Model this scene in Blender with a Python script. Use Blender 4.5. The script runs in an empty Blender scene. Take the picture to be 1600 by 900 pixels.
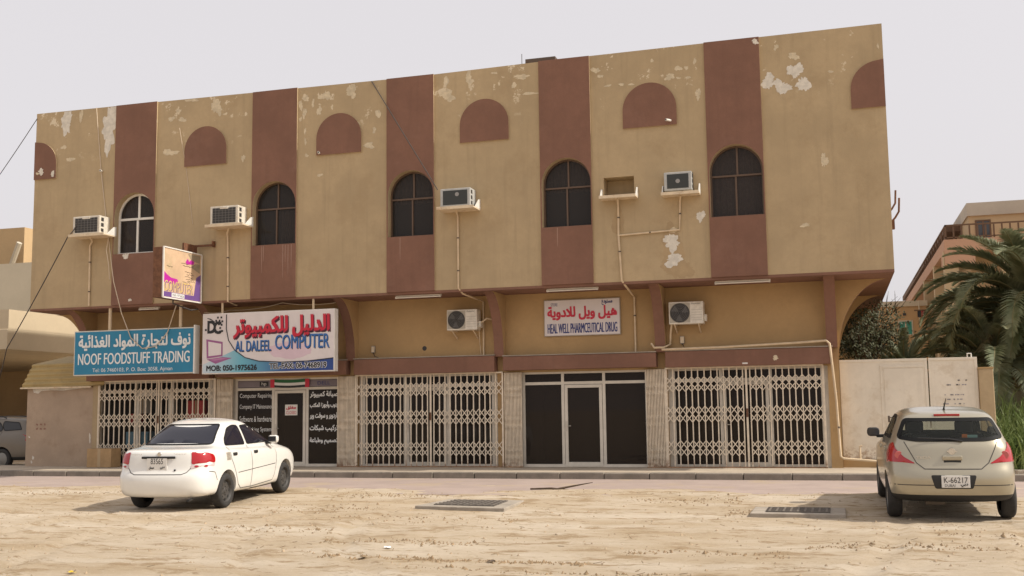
import bpy, bmesh, math, random
from mathutils import Vector, Matrix, noise
from mathutils.bvhtree import BVHTree
from mathutils import geometry as geo
random.seed(7)
S = bpy.context.scene
COL = S.collection
R = math.radians

# ------------------------------------------------------------------ camera, sky, sun, exposure
cam_d = bpy.data.cameras.new('camera')
cam_d.sensor_width = 36.0
cam_d.lens = 36.0 * 1700 / 1600
cam_d.clip_start = 0.1
cam_d.clip_end = 3000
cam = bpy.data.objects.new('camera', cam_d)
COL.objects.link(cam)
yaw, pitch, roll = -0.2892, 0.1110, -0.0134
fw = Vector((math.sin(yaw) * math.cos(pitch), math.cos(yaw) * math.cos(pitch), math.sin(pitch)))
r0 = Vector((math.cos(yaw), -math.sin(yaw), 0)); u0 = r0.cross(fw)
rr = math.cos(roll) * r0 + math.sin(roll) * u0
uu = -math.sin(roll) * r0 + math.cos(roll) * u0
cam.matrix_world = Matrix(((rr.x, uu.x, -fw.x, 0), (rr.y, uu.y, -fw.y, 0), (rr.z, uu.z, -fw.z, 1.6), (0, 0, 0, 1)))
S.camera = cam

SUN_EL, SUN_AZ = R(43), R(89.4)          # azimuth clockwise from +Y (90 = along the facade, from the right)
w = bpy.data.worlds.new('World'); S.world = w; w.use_nodes = True
nt = w.node_tree; bg = nt.nodes['Background']
sky = nt.nodes.new('ShaderNodeTexSky'); sky.sky_type = 'NISHITA'; sky.sun_disc = False
sky.sun_elevation = SUN_EL; sky.sun_rotation = SUN_AZ
sky.air_density = 1.0; sky.dust_density = 7.0; sky.ozone_density = 1.0; sky.altitude = 0
hs = nt.nodes.new('ShaderNodeHueSaturation'); hs.inputs['Saturation'].default_value = 0.42
mxw = nt.nodes.new('ShaderNodeMix'); mxw.data_type = 'RGBA'; mxw.inputs['Factor'].default_value = 0.65
nt.links.new(sky.outputs[0], hs.inputs['Color'])
nt.links.new(hs.outputs[0], mxw.inputs['A'])
mxw.inputs['B'].default_value = (10.6, 10.1, 10.3, 1)      # even dust haze over the whole sky
nt.links.new(mxw.outputs['Result'], bg.inputs['Color'])
bg.inputs['Strength'].default_value = 0.10
sun_d = bpy.data.lights.new('sun', 'SUN'); sun_d.energy = 4.4; sun_d.angle = R(1.2); sun_d.color = (1.0, 0.93, 0.82)
sun = bpy.data.objects.new('sun', sun_d); COL.objects.link(sun)
sd = Vector((math.sin(SUN_AZ) * math.cos(SUN_EL), math.cos(SUN_AZ) * math.cos(SUN_EL), math.sin(SUN_EL)))
sun.rotation_euler = sd.to_track_quat('Z', 'Y').to_euler()
sun.location = (30, 20, 40)
S.view_settings.view_transform = 'Standard'; S.view_settings.look = 'None'
S.view_settings.exposure = 0.0; S.view_settings.gamma = 1.0
S.view_settings.use_curve_mapping = False

# ------------------------------------------------------------------ helpers
def lin(c):
    return tuple((v / 255 / 12.92) if v / 255 <= 0.04045 else ((v / 255 + 0.055) / 1.055) ** 2.4 for v in c)

MATS = {}
def mat(name, col, rough=0.8, var=0.0, scale=3.0, bump=0.0, bscale=40.0, metal=0.0, streak=0.0, stain=None, stain_amt=0.0, stain_scale=1.0,
        coat=0.0, spec=0.5, emis=0.0, alpha=1.0, flake=None, rust_low=None):
    """procedural material; col is linear rgb"""
    if name in MATS: return MATS[name]
    m = bpy.data.materials.new(name); m.use_nodes = True; MATS[name] = m
    n = m.node_tree; b = n.nodes['Principled BSDF']; L = n.links.new
    b.inputs['Roughness'].default_value = rough; b.inputs['Metallic'].default_value = metal
    b.inputs['Specular IOR Level'].default_value = spec
    b.inputs['Coat Weight'].default_value = coat; b.inputs['Coat Roughness'].default_value = 0.08
    b.inputs['Base Color'].default_value = (*col, 1)
    if emis: b.inputs['Emission Color'].default_value = (*col, 1); b.inputs['Emission Strength'].default_value = emis
    need = var or bump or streak or stain or flake or rust_low
    if need:
        g = n.nodes.new('ShaderNodeNewGeometry'); pos = g.outputs['Position']
        cur = None
        def noise_n(sc, det=4, rough_=0.6, vec=None):
            t = n.nodes.new('ShaderNodeTexNoise'); t.inputs['Scale'].default_value = sc; t.inputs['Detail'].default_value = det
            t.inputs['Roughness'].default_value = rough_; L(vec or pos, t.inputs['Vector']); return t.outputs['Fac']
        def ramp(f, a, c):
            t = n.nodes.new('ShaderNodeMapRange'); t.inputs['From Min'].default_value = a; t.inputs['From Max'].default_value = c
            t.interpolation_type = 'SMOOTHSTEP'; L(f, t.inputs['Value']); return t.outputs['Result']
        def mix(fac, A, B, k=1.0):
            t = n.nodes.new('ShaderNodeMix'); t.data_type = 'RGBA'; t.clamp_factor = True
            if k != 1.0:
                q = n.nodes.new('ShaderNodeMath'); q.operation = 'MULTIPLY'; L(fac, q.inputs[0]); q.inputs[1].default_value = k; fac = q.outputs[0]
            L(fac, t.inputs['Factor'])
            for v, s in ((A, 'A'), (B, 'B')):
                if isinstance(v, tuple): t.inputs[s].default_value = (*v, 1)
                else: L(v, t.inputs[s])
            return t.outputs['Result']
        cur = col
        if var:
            lo = tuple(c * (1 - var) for c in col); hi = tuple(min(1, c * (1 + var)) for c in col)
            cur = mix(ramp(noise_n(scale, 6, 0.65), 0.3, 0.7), lo, hi)
            fine = ramp(noise_n(scale * 14, 3), 0.25, 0.75)
            cur = mix(fine, cur, tuple(c * (1 - var) for c in col), 0.35)
        if streak:
            mp = n.nodes.new('ShaderNodeMapping'); mp.inputs['Scale'].default_value = (6, 6, 0.35); L(pos, mp.inputs['Vector'])
            cur = mix(ramp(noise_n(1.0, 5, 0.6, mp.outputs[0]), 0.5, 0.75), cur, tuple(c * 0.62 for c in col), streak)
        if stain:
            cur = mix(ramp(noise_n(stain_scale, 7, 0.7), 0.52, 0.68), cur, stain, stain_amt)
        if flake:
            fc, z0, z1, th = flake
            sp = n.nodes.new('ShaderNodeSeparateXYZ'); L(pos, sp.inputs[0])
            hm = ramp(sp.outputs[2], z0, z1)
            f1 = ramp(noise_n(2.6, 9, 0.72), th, th + 0.015)
            q = n.nodes.new('ShaderNodeMath'); q.operation = 'MULTIPLY'; L(f1, q.inputs[0]); L(hm, q.inputs[1])
            cur = mix(q.outputs[0], cur, fc)
        if rust_low:
            rc, z1 = rust_low
            sp = n.nodes.new('ShaderNodeSeparateXYZ'); L(pos, sp.inputs[0])
            hm = ramp(sp.outputs[2], z1, z1 - 0.35)
            f1 = ramp(noise_n(9.0, 5, 0.7), 0.42, 0.6)
            q = n.nodes.new('ShaderNodeMath'); q.operation = 'MULTIPLY'; L(f1, q.inputs[0]); L(hm, q.inputs[1])
            cur = mix(q.outputs[0], cur, rc)
        if not isinstance(cur, tuple): L(cur, b.inputs['Base Color'])
        if bump:
            bp = n.nodes.new('ShaderNodeBump'); bp.inputs['Strength'].default_value = bump; bp.inputs['Distance'].default_value = 0.02
            L(noise_n(bscale, 5, 0.6), bp.inputs['Height']); L(bp.outputs[0], b.inputs['Normal'])
    return m

def glass(name, tint=(0.1, 0.1, 0.1), through=0.4, rough=0.03, spec=0.5):
    """tinted pane: some light goes through, the rest is a dark gloss"""
    if name in MATS: return MATS[name]
    m = bpy.data.materials.new(name); m.use_nodes = True; MATS[name] = m
    n = m.node_tree; b = n.nodes['Principled BSDF']; out = n.nodes['Material Output']; L = n.links.new
    b.inputs['Base Color'].default_value = (*[t * 0.15 for t in tint], 1); b.inputs['Roughness'].default_value = rough; b.inputs['Specular IOR Level'].default_value = spec
    t = n.nodes.new('ShaderNodeBsdfTransparent'); t.inputs['Color'].default_value = (*tint, 1)
    ms = n.nodes.new('ShaderNodeMixShader'); ms.inputs[0].default_value = through
    L(b.outputs[0], ms.inputs[1]); L(t.outputs[0], ms.inputs[2]); L(ms.outputs[0], out.inputs['Surface'])
    return m

def wpos(o):
    v = Vector((0, 0, 0))
    while o is not None:
        v += o.location; o = o.parent
    return v

class MB:
    def __init__(s): s.v = []; s.f = []; s.m = []
    def face(s, idx, mi=0): s.f.append(tuple(idx)); s.m.append(mi)
    def quad(s, a, b, c, d, mi=0):
        k = len(s.v); s.v += [tuple(a), tuple(b), tuple(c), tuple(d)]; s.face((k, k + 1, k + 2, k + 3), mi); return s
    def poly(s, pts, mi=0):
        k = len(s.v); s.v += [tuple(p) for p in pts]; s.face(range(k, k + len(pts)), mi); return s
    def box(s, x0, x1, y0, y1, z0, z1, mi=0, mis=None):
        k = len(s.v)
        s.v += [(x, y, z) for z in (z0, z1) for y in (y0, y1) for x in (x0, x1)]
        F = ((0, 1, 5, 4), (3, 2, 6, 7), (2, 0, 4, 6), (1, 3, 7, 5), (4, 5, 7, 6), (2, 3, 1, 0))   # front(-y) back left right top bottom
        for i, q in enumerate(F): s.face([k + j for j in q], mis[i] if mis else mi)
        return s
    def bar(s, a, b, wd, th, up=(0, 0, 1), mi=0):
        a = Vector(a); b = Vector(b); d = (b - a).normalized(); up = Vector(up)
        if abs(d.dot(up)) > 0.98: up = Vector((0, 1, 0))
        sx = d.cross(up).normalized() * wd / 2; sy = sx.cross(d).normalized() * th / 2
        k = len(s.v)
        for p in (a, b):
            s.v += [tuple(p - sx - sy), tuple(p + sx - sy), tuple(p + sx + sy), tuple(p - sx + sy)]
        for q in ((0, 1, 5, 4), (1, 2, 6, 5), (2, 3, 7, 6), (3, 0, 4, 7), (3, 2, 1, 0), (4, 5, 6, 7)): s.face([k + j for j in q], mi)
        return s
    def tube(s, pts, r, n=8, mi=0, cap=True):
        pts = [Vector(p) for p in pts]; rs = r if isinstance(r, (list, tuple)) else [r] * len(pts)
        k0 = len(s.v); prev = None
        for i, p in enumerate(pts):
            d = (pts[min(i + 1, len(pts) - 1)] - pts[max(i - 1, 0)]).normalized()
            if prev is None:
                a = Vector((0, 0, 1)) if abs(d.z) < 0.9 else Vector((1, 0, 0))
                e = d.cross(a).normalized()
            else: e = (prev - d * prev.dot(d)).normalized()
            prev = e; f = d.cross(e)
            for j in range(n):
                t = 2 * math.pi * j / n; s.v.append(tuple(p + (e * math.cos(t) + f * math.sin(t)) * rs[i]))
        for i in range(len(pts) - 1):
            for j in range(n):
                s.face((k0 + i * n + j, k0 + i * n + (j + 1) % n, k0 + (i + 1) * n + (j + 1) % n, k0 + (i + 1) * n + j), mi)
        if cap:
            s.face([k0 + j for j in range(n)][::-1], mi); s.face([k0 + (len(pts) - 1) * n + j for j in range(n)], mi)
        return s
    def prism(s, poly, axis, a0, a1, mi=0, mside=None):
        """poly in the two other axes (order x,y,z minus axis) extruded along axis"""
        def P(p, a):
            return {'x': (a, p[0], p[1]), 'y': (p[0], a, p[1]), 'z': (p[0], p[1], a)}[axis]
        k = len(s.v); n = len(poly); mside = mi if mside is None else mside
        s.v += [P(p, a0) for p in poly] + [P(p, a1) for p in poly]
        s.face([k + i for i in range(n)][::-1], mi); s.face([k + n + i for i in range(n)], mi)
        for i in range(n): s.face((k + i, k + (i + 1) % n, k + n + (i + 1) % n, k + n + i), mside)
        return s
    def lathe(s, prof, axis='x', n=28, c=(0, 0, 0), mi=0):
        """prof: (radius, along)"""
        k = len(s.v); m = len(prof); c = Vector(c)
        for j in range(n):
            t = 2 * math.pi * j / n
            for r, a in prof:
                p = {'x': (a, r * math.cos(t), r * math.sin(t)), 'y': (r * math.cos(t), a, r * math.sin(t)), 'z': (r * math.cos(t), r * math.sin(t), a)}[axis]
                s.v.append(tuple(c + Vector(p)))
        for j in range(n):
            for i in range(m - 1):
                s.face((k + j * m + i, k + j * m + i + 1, k + ((j + 1) % n) * m + i + 1, k + ((j + 1) % n) * m + i), mi)
        return s
    def build(s, name, mats, parent=None, local=False, smooth=False, bevel=0, shift=None, sharp=None):
        me = bpy.data.meshes.new(name)
        off = Vector((0, 0, 0))
        if shift is not None: off = Vector(shift)
        elif parent is not None and not local: off = wpos(parent)
        me.from_pydata([(x - off.x, y - off.y, z - off.z) for x, y, z in s.v], [], s.f)
        mats = mats if isinstance(mats, (list, tuple)) else [mats]
        for m_ in mats: me.materials.append(m_)
        if len(mats) > 1: me.polygons.foreach_set('material_index', s.m)
        bm = bmesh.new(); bm.from_mesh(me); bmesh.ops.recalc_face_normals(bm, faces=bm.faces); bm.to_mesh(me); bm.free()
        if smooth:
            me.polygons.foreach_set('use_smooth', [True] * len(me.polygons)); me.set_sharp_from_angle(angle=R(sharp or 40))
        o = bpy.data.objects.new(name, me); COL.objects.link(o)
        if parent is not None: o.parent = parent
        if shift is not None: o.location = off
        if bevel:
            b = o.modifiers.new('bevel', 'BEVEL'); b.width = bevel; b.segments = 2; b.limit_method = 'ANGLE'
        return o

def tag(o, label=None, cat=None, group=None, kind=None):
    if label: o['label'] = label
    if cat: o['category'] = cat
    if group: o['group'] = group
    if kind: o['kind'] = kind
    return o
def thing(name, label, cat, loc=(0, 0, 0), rz=0.0, group=None):
    o = bpy.data.objects.new(name, None); COL.objects.link(o); o.location = loc; o.rotation_euler = (0, 0, rz)
    o.empty_display_size = 0.2
    return tag(o, label, cat, group)
def copy_tree(o, parent=None):
    c = o.copy(); COL.objects.link(c); c.parent = parent
    for ch in list(o.children): copy_tree(ch, c)
    return c
def rect_holes(mb, x0, x1, z0, z1, y, holes, depth=0.25, mi=0, mrev=0):
    """wall face in the plane y with rectangular holes (hx0,hx1,hz0,hz1) and their reveals"""
    xs = sorted({x0, x1, *[h[0] for h in holes], *[h[1] for h in holes]}); zs = sorted({z0, z1, *[h[2] for h in holes], *[h[3] for h in holes]})
    for a, b in zip(xs, xs[1:]):
        for c, d in zip(zs, zs[1:]):
            mx, mz = (a + b) / 2, (c + d) / 2
            if any(h[0] < mx < h[1] and h[2] < mz < h[3] for h in holes): continue
            mb.quad((a, y, c), (b, y, c), (b, y, d), (a, y, d), mi)
    for a, b, c, d in holes:
        Y = y + depth
        mb.quad((a, y, c), (a, Y, c), (a, Y, d), (a, y, d), mrev); mb.quad((b, y, d), (b, Y, d), (b, Y, c), (b, y, c), mrev)
        mb.quad((a, y, d), (a, Y, d), (b, Y, d), (b, y, d), mrev); mb.quad((a, Y, c), (a, y, c), (b, y, c), (b, Y, c), mrev)
def blob(cx, cz, wd, h, seed, n=18, rough=0.35):
    rnd = random.Random(seed); out = []
    ph = [rnd.uniform(0, 6.3) for _ in range(4)]
    n *= 2
    for i in range(n):
        t = 2 * math.pi * i / n; q = Vector((math.cos(t), math.sin(t), seed * 3.7))
        k = 1 + rough * (0.5 * math.sin(2 * t + ph[0]) + 0.35 * math.sin(3 * t + ph[1]) + 1.1 * noise.noise(q * 2.3) + 0.8 * noise.noise(q * 5.1) + 0.5 * noise.noise(q * 11.0))
        out.append((cx + wd / 2 * k * math.cos(t), cz + h / 2 * k * math.sin(t)))
    return out

# ------------------------------------------------------------------ lettering
ARB = {'ا': 'FE8D2', 'أ': 'FE832', 'ب': 'FE8F4', 'ة': 'FE932', 'ت': 'FE954', 'ج': 'FE9D4', 'د': 'FEA92', 'ذ': 'FEAB2', 'ر': 'FEAD2', 'ز': 'FEAF2', 'س': 'FEB14',
       'ش': 'FEB54', 'ص': 'FEB94', 'ط': 'FEC14', 'ع': 'FEC94', 'غ': 'FECD4', 'ف': 'FED14', 'ق': 'FED54', 'ك': 'FED94', 'ل': 'FEDD4', 'م': 'FEE14', 'ن': 'FEE54',
       'ه': 'FEE94', 'و': 'FEED2', 'ي': 'FEF14', 'ئ': 'FE894', 'د': 'FEA92', 'ى': 'FEEF2'}
def arabic(s):
    out = []
    for wd in s.split(' '):
        g = []; i = 0; joined = False
        while i < len(wd):
            ch = wd[i]
            if ch == 'ل' and i + 1 < len(wd) and wd[i + 1] == 'ا':
                g.append(chr(0xFEFC if joined else 0xFEFB)); joined = False; i += 2; continue
            code = int(ARB[ch][:4], 16); dual = ARB[ch][4] == '4'; nxt = i + 1 < len(wd)
            k = ((3 if joined else 2) if nxt else (1 if joined else 0)) if dual else (1 if joined else 0)
            g.append(chr(code + k)); joined = dual and nxt; i += 1
        out.append(''.join(reversed(g)))
    return ' '.join(reversed(out))
def text_tris(body, bold=0.0, res=3):
    """triangles of a line of text in 2D, overlapping outlines kept apart"""
    cu = bpy.data.curves.new('t', 'FONT'); cu.body = body; cu.size = 1; cu.offset = bold; cu.resolution_u = res
    cu.dimensions = '3D'; cu.fill_mode = 'HALF'
    cu.fill_mode = 'HALF'
    cu.extrude = 0
    o = bpy.data.objects.new('t', cu); COL.objects.link(o)
    cu.fill_mode = 'FULL'
    dg = bpy.context.evaluated_depsgraph_get(); dg.update()
    me = bpy.data.meshes.new_from_object(o.evaluated_get(dg), depsgraph=dg)
    adj = {}
    for e in me.edges:
        a, b = e.vertices; adj.setdefault(a, []).append(b); adj.setdefault(b, []).append(a)
    co = [(v.co.x, v.co.y) for v in me.vertices]
    loops = []; seen = set()
    if len(me.polygons) == 0:
        for st in adj:
            if st in seen: continue
            lp = [st]; seen.add(st); cur = adj[st][0]; prev = st
            while cur != st and cur not in seen:
                lp.append(cur); seen.add(cur); nx = [q for q in adj[cur] if q != prev]
                prev = cur; cur = nx[0] if nx else st
            if len(lp) > 2: loops.append([co[i] for i in lp])
    tris = []
    if loops:
        def area(l): return 0.5 * sum(l[i][0] * l[(i + 1) % len(l)][1] - l[(i + 1) % len(l)][0] * l[i][1] for i in range(len(l)))
        def inside(p, l):
            c = False; j = len(l) - 1
            for i in range(len(l)):
                if (l[i][1] > p[1]) != (l[j][1] > p[1]) and p[0] < (l[j][0] - l[i][0]) * (p[1] - l[i][1]) / (l[j][1] - l[i][1]) + l[i][0]: c = not c
                j = i
            return c
        info = [(l, area(l)) for l in loops]
        sgn = 1 if max(info, key=lambda t: abs(t[1]))[1] > 0 else -1
        outers = [l for l, a in info if a * sgn > 0]; holes = [l for l, a in info if a * sgn <= 0]
        for k, ol in enumerate(outers):
            hs_ = [h for h in holes if sum(inside(p, ol) for p in h[::max(1, len(h) // 6)]) >= 3]
            polys = [[Vector((p[0], p[1], 0)) for p in l] for l in [ol] + hs_]
            flat = [p for l in polys for p in l]
            for t in geo.tessellate_polygon(polys): tris.append(([(flat[i].x, flat[i].y) for i in t], k))
    else:
        me.calc_loop_triangles()
        for t in me.loop_triangles: tris.append(([co[i] for i in t.vertices], 0))
    bpy.data.objects.remove(o); bpy.data.curves.remove(cu); bpy.data.meshes.remove(me)
    return tris
def letters(mb, body, org, ux, uy, wd, h, bold=0.0, nrm=None, shear=0.0, mi=0):
    """add text to mb, fitted to the rectangle org + wd*ux + h*uy (ux, uy unit vectors); returns mb"""
    tr = text_tris(body, bold)
    if not tr: return mb
    xs = [p[0] for t, _ in tr for p in t]; ys = [p[1] for t, _ in tr for p in t]
    x0, x1, y0, y1 = min(xs), max(xs), min(ys), max(ys)
    org = Vector(org); ux = Vector(ux); uy = Vector(uy); nn = ux.cross(uy) if nrm is None else Vector(nrm)
    for t, k in tr:
        pts = [org + ux * ((p[0] - x0) / (x1 - x0) * wd + shear * (p[1] - y0) / (y1 - y0) * h) + uy * ((p[1] - y0) / (y1 - y0) * h) + nn * (0.0004 * (k % 3)) for p in t]
        mb.poly(pts, mi)
    return mb
def fat_letters(mb, body, org, ux, uy, wd, h, fat=0.012, mi=0):
    nn = Vector(ux).cross(Vector(uy))
    for i, (a, b) in enumerate(((0, 0), (1, 0), (0, 1), (1, 1), (0.5, 0.5))):
        letters(mb, body, Vector(org) + Vector(ux) * fat * (a - .5) + Vector(uy) * fat * (b - .5) + nn * (0.0014 * i), ux, uy, wd, h, 0.0, mi=mi)
    return mb
# ------------------------------------------------------------------ materials
BEIGE = (0.428, 0.322, 0.190); BROWN = (0.205, 0.102, 0.067); SHOPW = (0.42, 0.275, 0.130)
CREAM = (0.66, 0.56, 0.40)
m_beige = mat('beige_plaster', BEIGE, 0.9, 0.10, 0.7, 0.25, 60, streak=0.28, stain=(0.33, 0.235, 0.13), stain_amt=0.4, stain_scale=0.9, flake=(CREAM, 8.2, 9.7, 0.605))
m_brown = mat('brown_paint', BROWN, 0.85, 0.13, 0.9, 0.2, 60, streak=0.22, stain=(0.25, 0.135, 0.095), stain_amt=0.35, stain_scale=1.4)
m_shopw = mat('shop_wall_paint', SHOPW, 0.9, 0.10, 0.8, 0.2, 50, stain=(0.30, 0.20, 0.10), stain_amt=0.35, stain_scale=1.1)
m_plaster = mat('bare_plaster', (0.62, 0.52, 0.36), 0.95, 0.18, 8.0, 0.6, 70)
m_plaster2 = mat('bare_white_plaster', (0.68, 0.63, 0.54), 0.95, 0.15, 9.0, 0.6, 70)
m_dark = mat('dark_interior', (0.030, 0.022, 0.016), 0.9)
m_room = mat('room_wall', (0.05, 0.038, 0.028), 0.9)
m_alu = mat('white_aluminium', (0.62, 0.57, 0.48), 0.45, 0.08, 5)
m_alubr = mat('brown_aluminium', (0.11, 0.065, 0.038), 0.5, 0.1, 6)
m_gate = mat('cream_gate_paint', (0.72, 0.62, 0.48), 0.6, 0.14, 6, rust_low=((0.22, 0.09, 0.035), 0.48))
m_glass = glass('shop_glass', (0.28, 0.22, 0.18), 0.35, 0.03, 0.16)
m_glassw = glass('window_glass', (0.42, 0.37, 0.34), 0.5, 0.05, 0.25)
m_curtain = mat('curtain_cloth', (0.20, 0.155, 0.13), 0.9, 0.2, 12)
m_curtain2 = mat('pale_curtain_cloth', (0.32, 0.24, 0.21), 0.9, 0.2, 10)
m_white = mat('white_paint', (0.72, 0.69, 0.63), 0.5, 0.08, 4)
m_acwhite = mat('appliance_white', (0.66, 0.61, 0.52), 0.45, 0.12, 7, stain=(0.40, 0.31, 0.2), stain_amt=0.5, stain_scale=5)
m_acdark = mat('grille_dark', (0.035, 0.032, 0.03), 0.6)
m_shelf = mat('shelf_cream', (0.66, 0.54, 0.38), 0.8, 0.15, 5, 0.2, 40, stain=(0.40, 0.22, 0.10), stain_amt=0.5, stain_scale=6)
m_pipe = mat('pipe_cream', (0.60, 0.47, 0.31), 0.6, 0.12, 5)
m_clip = mat('clip_dark', (0.10, 0.07, 0.05), 0.7)
m_cable = mat('cable_dark', (0.06, 0.05, 0.045), 0.7)
m_cablew = mat('cable_pale', (0.55, 0.45, 0.33), 0.7)
m_rust = mat('rusty_steel', (0.16, 0.07, 0.035), 0.85, 0.35, 8, 0.4, 60)
m_conc = mat('concrete', (0.36, 0.31, 0.25), 0.95, 0.16, 3, 0.5, 60, stain=(0.22, 0.19, 0.15), stain_amt=0.6, stain_scale=2)
m_kerb = mat('kerb_concrete', (0.24, 0.205, 0.165), 0.95, 0.18, 3, 0.5, 60, stain=(0.16, 0.14, 0.115), stain_amt=0.7, stain_scale=2.4)
m_pave = mat('pavement_screed', (0.44, 0.365, 0.275), 0.95, 0.14, 2, 0.3, 50, stain=(0.36, 0.29, 0.21), stain_amt=0.5, stain_scale=1.5)
m_red = mat('print_red', (0.55, 0.018, 0.05), 0.5)
m_redc = mat('print_crimson', (0.52, 0.01, 0.035), 0.5)
m_navy = mat('print_navy', (0.02, 0.03, 0.16), 0.5)
m_blue = mat('print_blue', (0.02, 0.12, 0.36), 0.5)
m_blk = mat('print_black', (0.012, 0.012, 0.015), 0.5)
m_lett = mat('print_white', (0.74, 0.74, 0.72), 0.5)
m_purple = mat('print_purple', (0.30, 0.10, 0.24), 0.5); m_purple2 = mat('print_light_purple', (0.42, 0.18, 0.33), 0.5)
m_mag = mat('print_magenta', (0.45, 0.02, 0.30), 0.5); m_viol = mat('print_violet', (0.14, 0.07, 0.24), 0.5)
m_cyanp = mat('sign_blue_sheet', (0.010, 0.19, 0.33), 0.4, 0.07, 2.5)
m_signw = mat('sign_white_sheet', (0.66, 0.60, 0.58), 0.4, 0.05, 2)
m_pinkp = mat('print_pale_pink', (0.62, 0.47, 0.52), 0.4, 0.05, 2)

# ------------------------------------------------------------------ ground, road, pavement
YK, YS, YU, ZP, ZR = 23.7, 25.9, 24.7, 0.19, 0.05
def sstep(a, b, x):
    t = max(0, min(1, (x - a) / (b - a))); return t * t * (3 - 2 * t)
def ground_h(x, y):
    base = 0.055 * sstep(16.2, 19.4, y)
    amp = 1 - sstep(21.5, 23.0, y)
    p = Vector((x * 0.5, y * 0.9, 0)); q = Vector((x * 2.3, y * 3.6, 4)); s_ = Vector((x * 7, y * 11, 9))
    n1 = noise.noise(p) * 0.035 + noise.noise(q) * 0.020 + noise.noise(s_) * 0.012
    edge = 20.35 + 0.5 * noise.noise(Vector((x * 0.35, 3, 0))) + 0.25 * noise.noise(Vector((x * 1.3, 8, 0)))
    base += (0.022 - 0.045 * sstep(edge - 0.8, edge + 0.8, y)) * sstep(18, 20, y)
    for cx, cy, rx, ry, h in ((-10.95, 17.7, 1.6, 2.4, 0.0), (-5.9, 17.3, 1.3, 1.1, 0.02), (-0.65, 17.0, 1.2, 0.9, 0.02)):
        d = ((x - cx) / rx) ** 2 + ((y - cy) / ry) ** 2
        if d < 1.6: n1 *= 0.35 + 0.65 * sstep(0.6, 1.6, d)
    if y < 16.5:
        for tx, cv in ((-11.62, .035), (-10.17, .035), (.70, -.02), (2.16, -.02), (-8.3, .06), (-6.9, .06)):
            d = abs(x - (tx + cv * (16.5 - y) ** 2)); n1 += (-.022 if d < .13 else (.014 if d < .27 else 0)) * sstep(0, 1, (16.5 - y))
    far = 1 - sstep(24, 40, abs(x + 9))
    return base * 1.0 + n1 * amp * far - 0.004
def frange(a, b, st):
    n = int(round((b - a) / st)); return [a + (b - a) * i / n for i in range(n + 1)]
gx = [-900, -400, -150, -80, -50, -38] + frange(-30, 12, 0.14) + [20, 40, 90, 250, 900]
gy = [-700, -200, -60, -15, 0, 4] + frange(7, 24.2, 0.11) + [27, 33, 45, 70, 120, 260, 600, 1200]
gm = MB(); nx = len(gx)
for y in gy:
    for x in gx: gm.v.append((x, y, ground_h(x, y) if 5 < y < 23.6 and -31 < x < 13 else (0.0 if y < 20 else -0.01)))
for j in range(len(gy) - 1):
    for i in range(nx - 1): gm.face((j * nx + i, j * nx + i + 1, (j + 1) * nx + i + 1, (j + 1) * nx + i))
m_sand = bpy.data.materials.new('dusty_sand'); m_sand.use_nodes = True
def sand_nodes(m):
    n = m.node_tree; b = n.nodes['Principled BSDF']; L = n.links.new
    g = n.nodes.new('ShaderNodeNewGeometry')
    mp = n.nodes.new('ShaderNodeMapping'); mp.inputs['Scale'].default_value = (0.6, 1.5, 1); L(g.outputs['Position'], mp.inputs['Vector'])
    def nz(sc, det, ro, v=mp.outputs[0]):
        t = n.nodes.new('ShaderNodeTexNoise'); t.inputs['Scale'].default_value = sc; t.inputs['Detail'].default_value = det; t.inputs['Roughness'].default_value = ro; L(v, t.inputs['Vector']); return t.outputs['Fac']
    def mr(f, a, c):
        t = n.nodes.new('ShaderNodeMapRange'); t.inputs['From Min'].default_value = a; t.inputs['From Max'].default_value = c; L(f, t.inputs['Value']); return t.outputs['Result']
    def mx(f, A, B):
        t = n.nodes.new('ShaderNodeMix'); t.data_type = 'RGBA'; L(f, t.inputs['Factor'])
        for v, s in ((A, 'A'), (B, 'B')):
            if isinstance(v, tuple): t.inputs[s].default_value = (*v, 1)
            else: L(v, t.inputs[s])
        return t.outputs['Result']
    c = mx(mr(nz(0.55, 7, 0.65), 0.36, 0.64), (0.45, 0.345, 0.225), (0.60, 0.51, 0.395))
    c = mx(mr(nz(1.7, 9, 0.75), 0.53, 0.60), c, (0.36, 0.26, 0.155))
    c = mx(mr(nz(5.0, 6, 0.75), 0.57, 0.66), c, (0.29, 0.20, 0.115))
    c = mx(mr(nz(30, 4, 0.7, g.outputs['Position']), 0.60, 0.72), c, (0.64, 0.56, 0.45))
    L(c, b.inputs['Base Color']); b.inputs['Roughness'].default_value = 0.97; b.inputs['Specular IOR Level'].default_value = 0.15
    bp = n.nodes.new('ShaderNodeBump'); bp.inputs['Strength'].default_value = 1.0; bp.inputs['Distance'].default_value = 0.05
    L(nz(7, 12, 0.8), bp.inputs['Height']); L(bp.outputs[0], b.inputs['Normal'])
sand_nodes(m_sand)
tag(gm.build('ground', m_sand, smooth=True, sharp=80), kind='structure')
m_road = mat('dusty_pavers', (0.37, 0.29, 0.25), 0.95, 0.10, 1.2, 0.4, 45, stain=(0.40, 0.31, 0.21), stain_amt=0.85, stain_scale=0.8)
tag(MB().box(-60, 60, 19.2, YK + 0.05, -0.3, ZR).build('road', m_road), kind='structure')
pv = tag(MB().box(-28.0, 3.3, YK + 0.22, YS + 1.0, -0.2, ZP - 0.004).build('pavement', m_pave), kind='structure')
x = -28.0; ks = MB().box(0, 0.985, 0, 0.22, -0.2, ZP)
k0 = None; i = 0
while x < 3.2:
    if k0 is None: k0 = ks.build('kerb_stone', m_kerb, pv, local=True, bevel=0.018); o = k0
    else: o = k0.copy(); COL.objects.link(o)
    o.location = (x, YK + random.uniform(-.008, .008), random.uniform(-0.008, 0.004)); o.rotation_euler = (0, 0, random.uniform(-.004, .004)); x += 1.0; i += 1

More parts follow.
